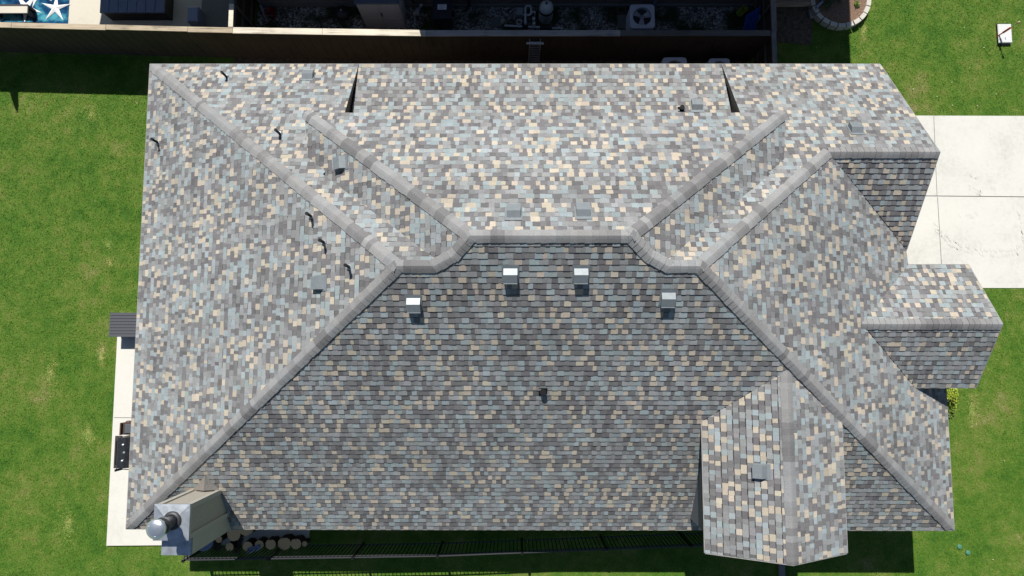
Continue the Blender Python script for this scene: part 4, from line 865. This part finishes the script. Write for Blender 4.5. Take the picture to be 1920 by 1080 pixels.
def bush(name, c, r, h, n, m, label, cat, leaf=.05, seed=1, flat=.8):
    rnd = random.Random(seed); root = empty(name, (c[0], c[1], c[2]), label, cat); mb = MB()
    for _ in range(6): a = rnd.uniform(0, 6.28); mb.tube([(0, 0, 0), (r * .3 * math.cos(a), r * .3 * math.sin(a), h * .5), (r * .7 * math.cos(a), r * .7 * math.sin(a), h * .85)], [.012, .008, .003], 6)
    local(mb, 'stems', M['bark'], root); mb = MB()
    for _ in range(n):
        a = rnd.uniform(0, 6.283); q = r * rnd.random() ** .45 * rnd.uniform(.8, 1.1); z = h * (1 - (q / r / 1.15) ** 2) * rnd.uniform(.45, 1); l_ = leaf * rnd.uniform(.6, 1.3)
        d = Vector((rnd.gauss(0, 1), rnd.gauss(0, 1), rnd.gauss(0, .4))).normalized(); s = d.cross(Vector((rnd.gauss(0, .4), rnd.gauss(0, .4), 1))).normalized() * l_ * .28; p = Vector((q * math.cos(a), q * math.sin(a), max(z, .01)))
        lob = 1 + .28 * math.sin(3 * a + seed) + .18 * math.sin(5 * a + 2 * seed); p.x *= lob * .85; p.y *= lob * 1.15
        mb.mi = 0 if rnd.random() < .75 else 1
        mb.poly([p, p + d * l_ * .5 + s, p + d * l_, p + d * l_ * .5 - s])
    local(mb, 'foliage', m, root); return root
bush('shrub', (20.65, 16.35, .17), .42, .5, 1500, [M['drybush'], M['leafd']], 'dark shaded shrub growing in the stone-edged bed', 'shrub', .06, 2)
bush('small_plant', (21.55, 16.02, .17), .10, .12, 90, [M['leafd'], M['leafy']], 'tiny plant in the sunlit mulch of the bed', 'plant', .05, 3)
cB = at(1787, 746, .25); bush('shrub', (cB.x, cB.y + .02, 0), .25, .42, 1500, [M['leafy'], M['leafd']], 'bright yellow-green shrub at the east corner of the house', 'shrub', .055, 5)
cB2 = at(1788, 770, .2); bush('small_plant', (cB2.x, cB2.y, 0), .17, .2, 420, [M['leafd'], M['leafy']], 'low green plant just below the yellow-green shrub', 'plant', .05, 6)
# splash block and downpipe by the bed
c = at(1524, 24, .12); mb = MB(); T = Matrix.Translation((c.x, c.y, 0)) @ Matrix.Rotation(R_(12), 4, 'Z')
mb.box(-.1, .1, -.13, .13, .006, .09, T); mb.box(-.1, -.075, -.13, .13, .09, .12, T); mb.box(.075, .1, -.13, .13, .09, .12, T); mb.box(-.074, .074, -.13, -.105, .09, .12, T)
tag(recentre(mb.build('splash_block', M['greyfab']), (c.x, c.y, 0)), 'grey tray-shaped splash block beside the garden bed', 'splash block')
mb = MB(); mb.beam(at(1531, 14, .3), at(1545, 0, .3), .07, .06); mb.beam(at(1531, 14, .3), at(1533, 17, .1), .07, .06); tag(recentre(mb.build('downspout', M['grey2']), at(1540, 8, .1)), 'grey downspout elbow ending above the splash block', 'downspout')
mb = MB(); mb.beam(at(1452, 8, .14), at(1526, 6, .14), .14, .14); tag(recentre(mb.build('timber_beam', M['capwood']), at(1490, 7, 0)), 'weathered timber lying on soil left of the garden bed', 'timber')
# utility lid with red marker pole
c = at(1885, 62, .12); ub = empty('utility_box', (c.x, c.y, 0), 'white rectangular utility box lid set in the lawn', 'utility box')
a, b2 = at(1873.5, 80, .12), at(1896.5, 44.5, .12)
mb = MB(); mb.box(a.x + .01, b2.x - .01, a.y + .01, b2.y - .01, 0, .08); mb.build('rim', M['black'], ub)
mb = MB(); mb.box(a.x, b2.x, a.y, b2.y, .08, .12, ch=.02); mb.mi = 1; q = at(1885, 72, .12); mb.box(q.x - .01, q.x + .01, q.y - .04, q.y + .04, .12, .123); mb.build('lid', [M['white'], M['labelink']], ub)
mb = MB(); mb.box(a.x + .03, b2.x - .03, a.y - .05, a.y - .005, 0, .05); mb.box(a.x + .03, b2.x - .03, b2.y + .005, b2.y + .045, 0, .05); mb.build('latch', M['black'], ub)
c = at(1868.5, 69, .0); mp = empty('marker_pole', (c.x, c.y, 0), 'thin red marker pole with a pale tip beside the white utility box', 'pole')
mb = MB(); mb.tube([(0, 0, 0), (0, 0, .62)], .020, 10); mb.tube([(0, 0, .30), (0, 0, .62)], .034, 10); local(mb, 'lower_rod', M['red'], mp)
mb = MB(); mb.tube([(0, 0, .62), (0, 0, 1.02)], .014, 10); mb.lathe((0, 0, .9), [(.014, 0), (.035, .03), (.035, .1), (0, .13)], 12); local(mb, 'upper_rod', M['bamboo'], mp)
# valve lids, fallen leaves, bare patches
vb = None
for u, v, lb in ((1799, 1025, 'upper left of the two round green valve lids in the lawn'), (1815, 1036, 'lower right of the two round green valve lids in the lawn')):
    c = at(u, v, .02); mb = MB(); mb.lathe((0, 0, 0), [(.07, .0), (.07, .03), (.06, .036), (.02, .036), (0, .04)], 20); o = mb.build('valve_lid', M['valve']); o.location = (c.x, c.y, .01); tag(o, lb, 'valve lid', 'green valve lids')
rnd = random.Random(12); leafp = [(1667, 135), (1713, 166), (1712, 167), (1757, 181), (1786, 197), (1785, 154), (1808, 51), (1832, 198), (1845, 89), (1868, 176), (1531, 89), (178, 377), (257, 193), (1852, 1050), (1862, 1049), (1883, 864), (1818, 127)]
lf = None
for i, (u, v) in enumerate(leafp):
    c = at(u, v, .05); 
    if lf is None:
        mb = MB(); mb.raw([(-.035, 0, 0), (0, -.014, .008), (.04, 0, 0), (0, .016, .01)], [(0, 1, 2, 3)]); mb.raw([(-.035, 0, -.002), (0, -.014, .006), (.04, 0, -.002), (0, .016, .008)], [(3, 2, 1, 0)]); o = lf = mb.build('fallen_leaf', M['leafpale'])
    else: o = lf.copy(); COL.objects.link(o)
    o.location = (c.x, c.y, .05); o.rotation_euler.z = rnd.uniform(0, 6.28); o.scale = (rnd.uniform(.45, .8),) * 3; tag(o, 'small pale fallen leaf or petal lying on the lawn', 'leaf', 'pale leaves scattered on the lawn')
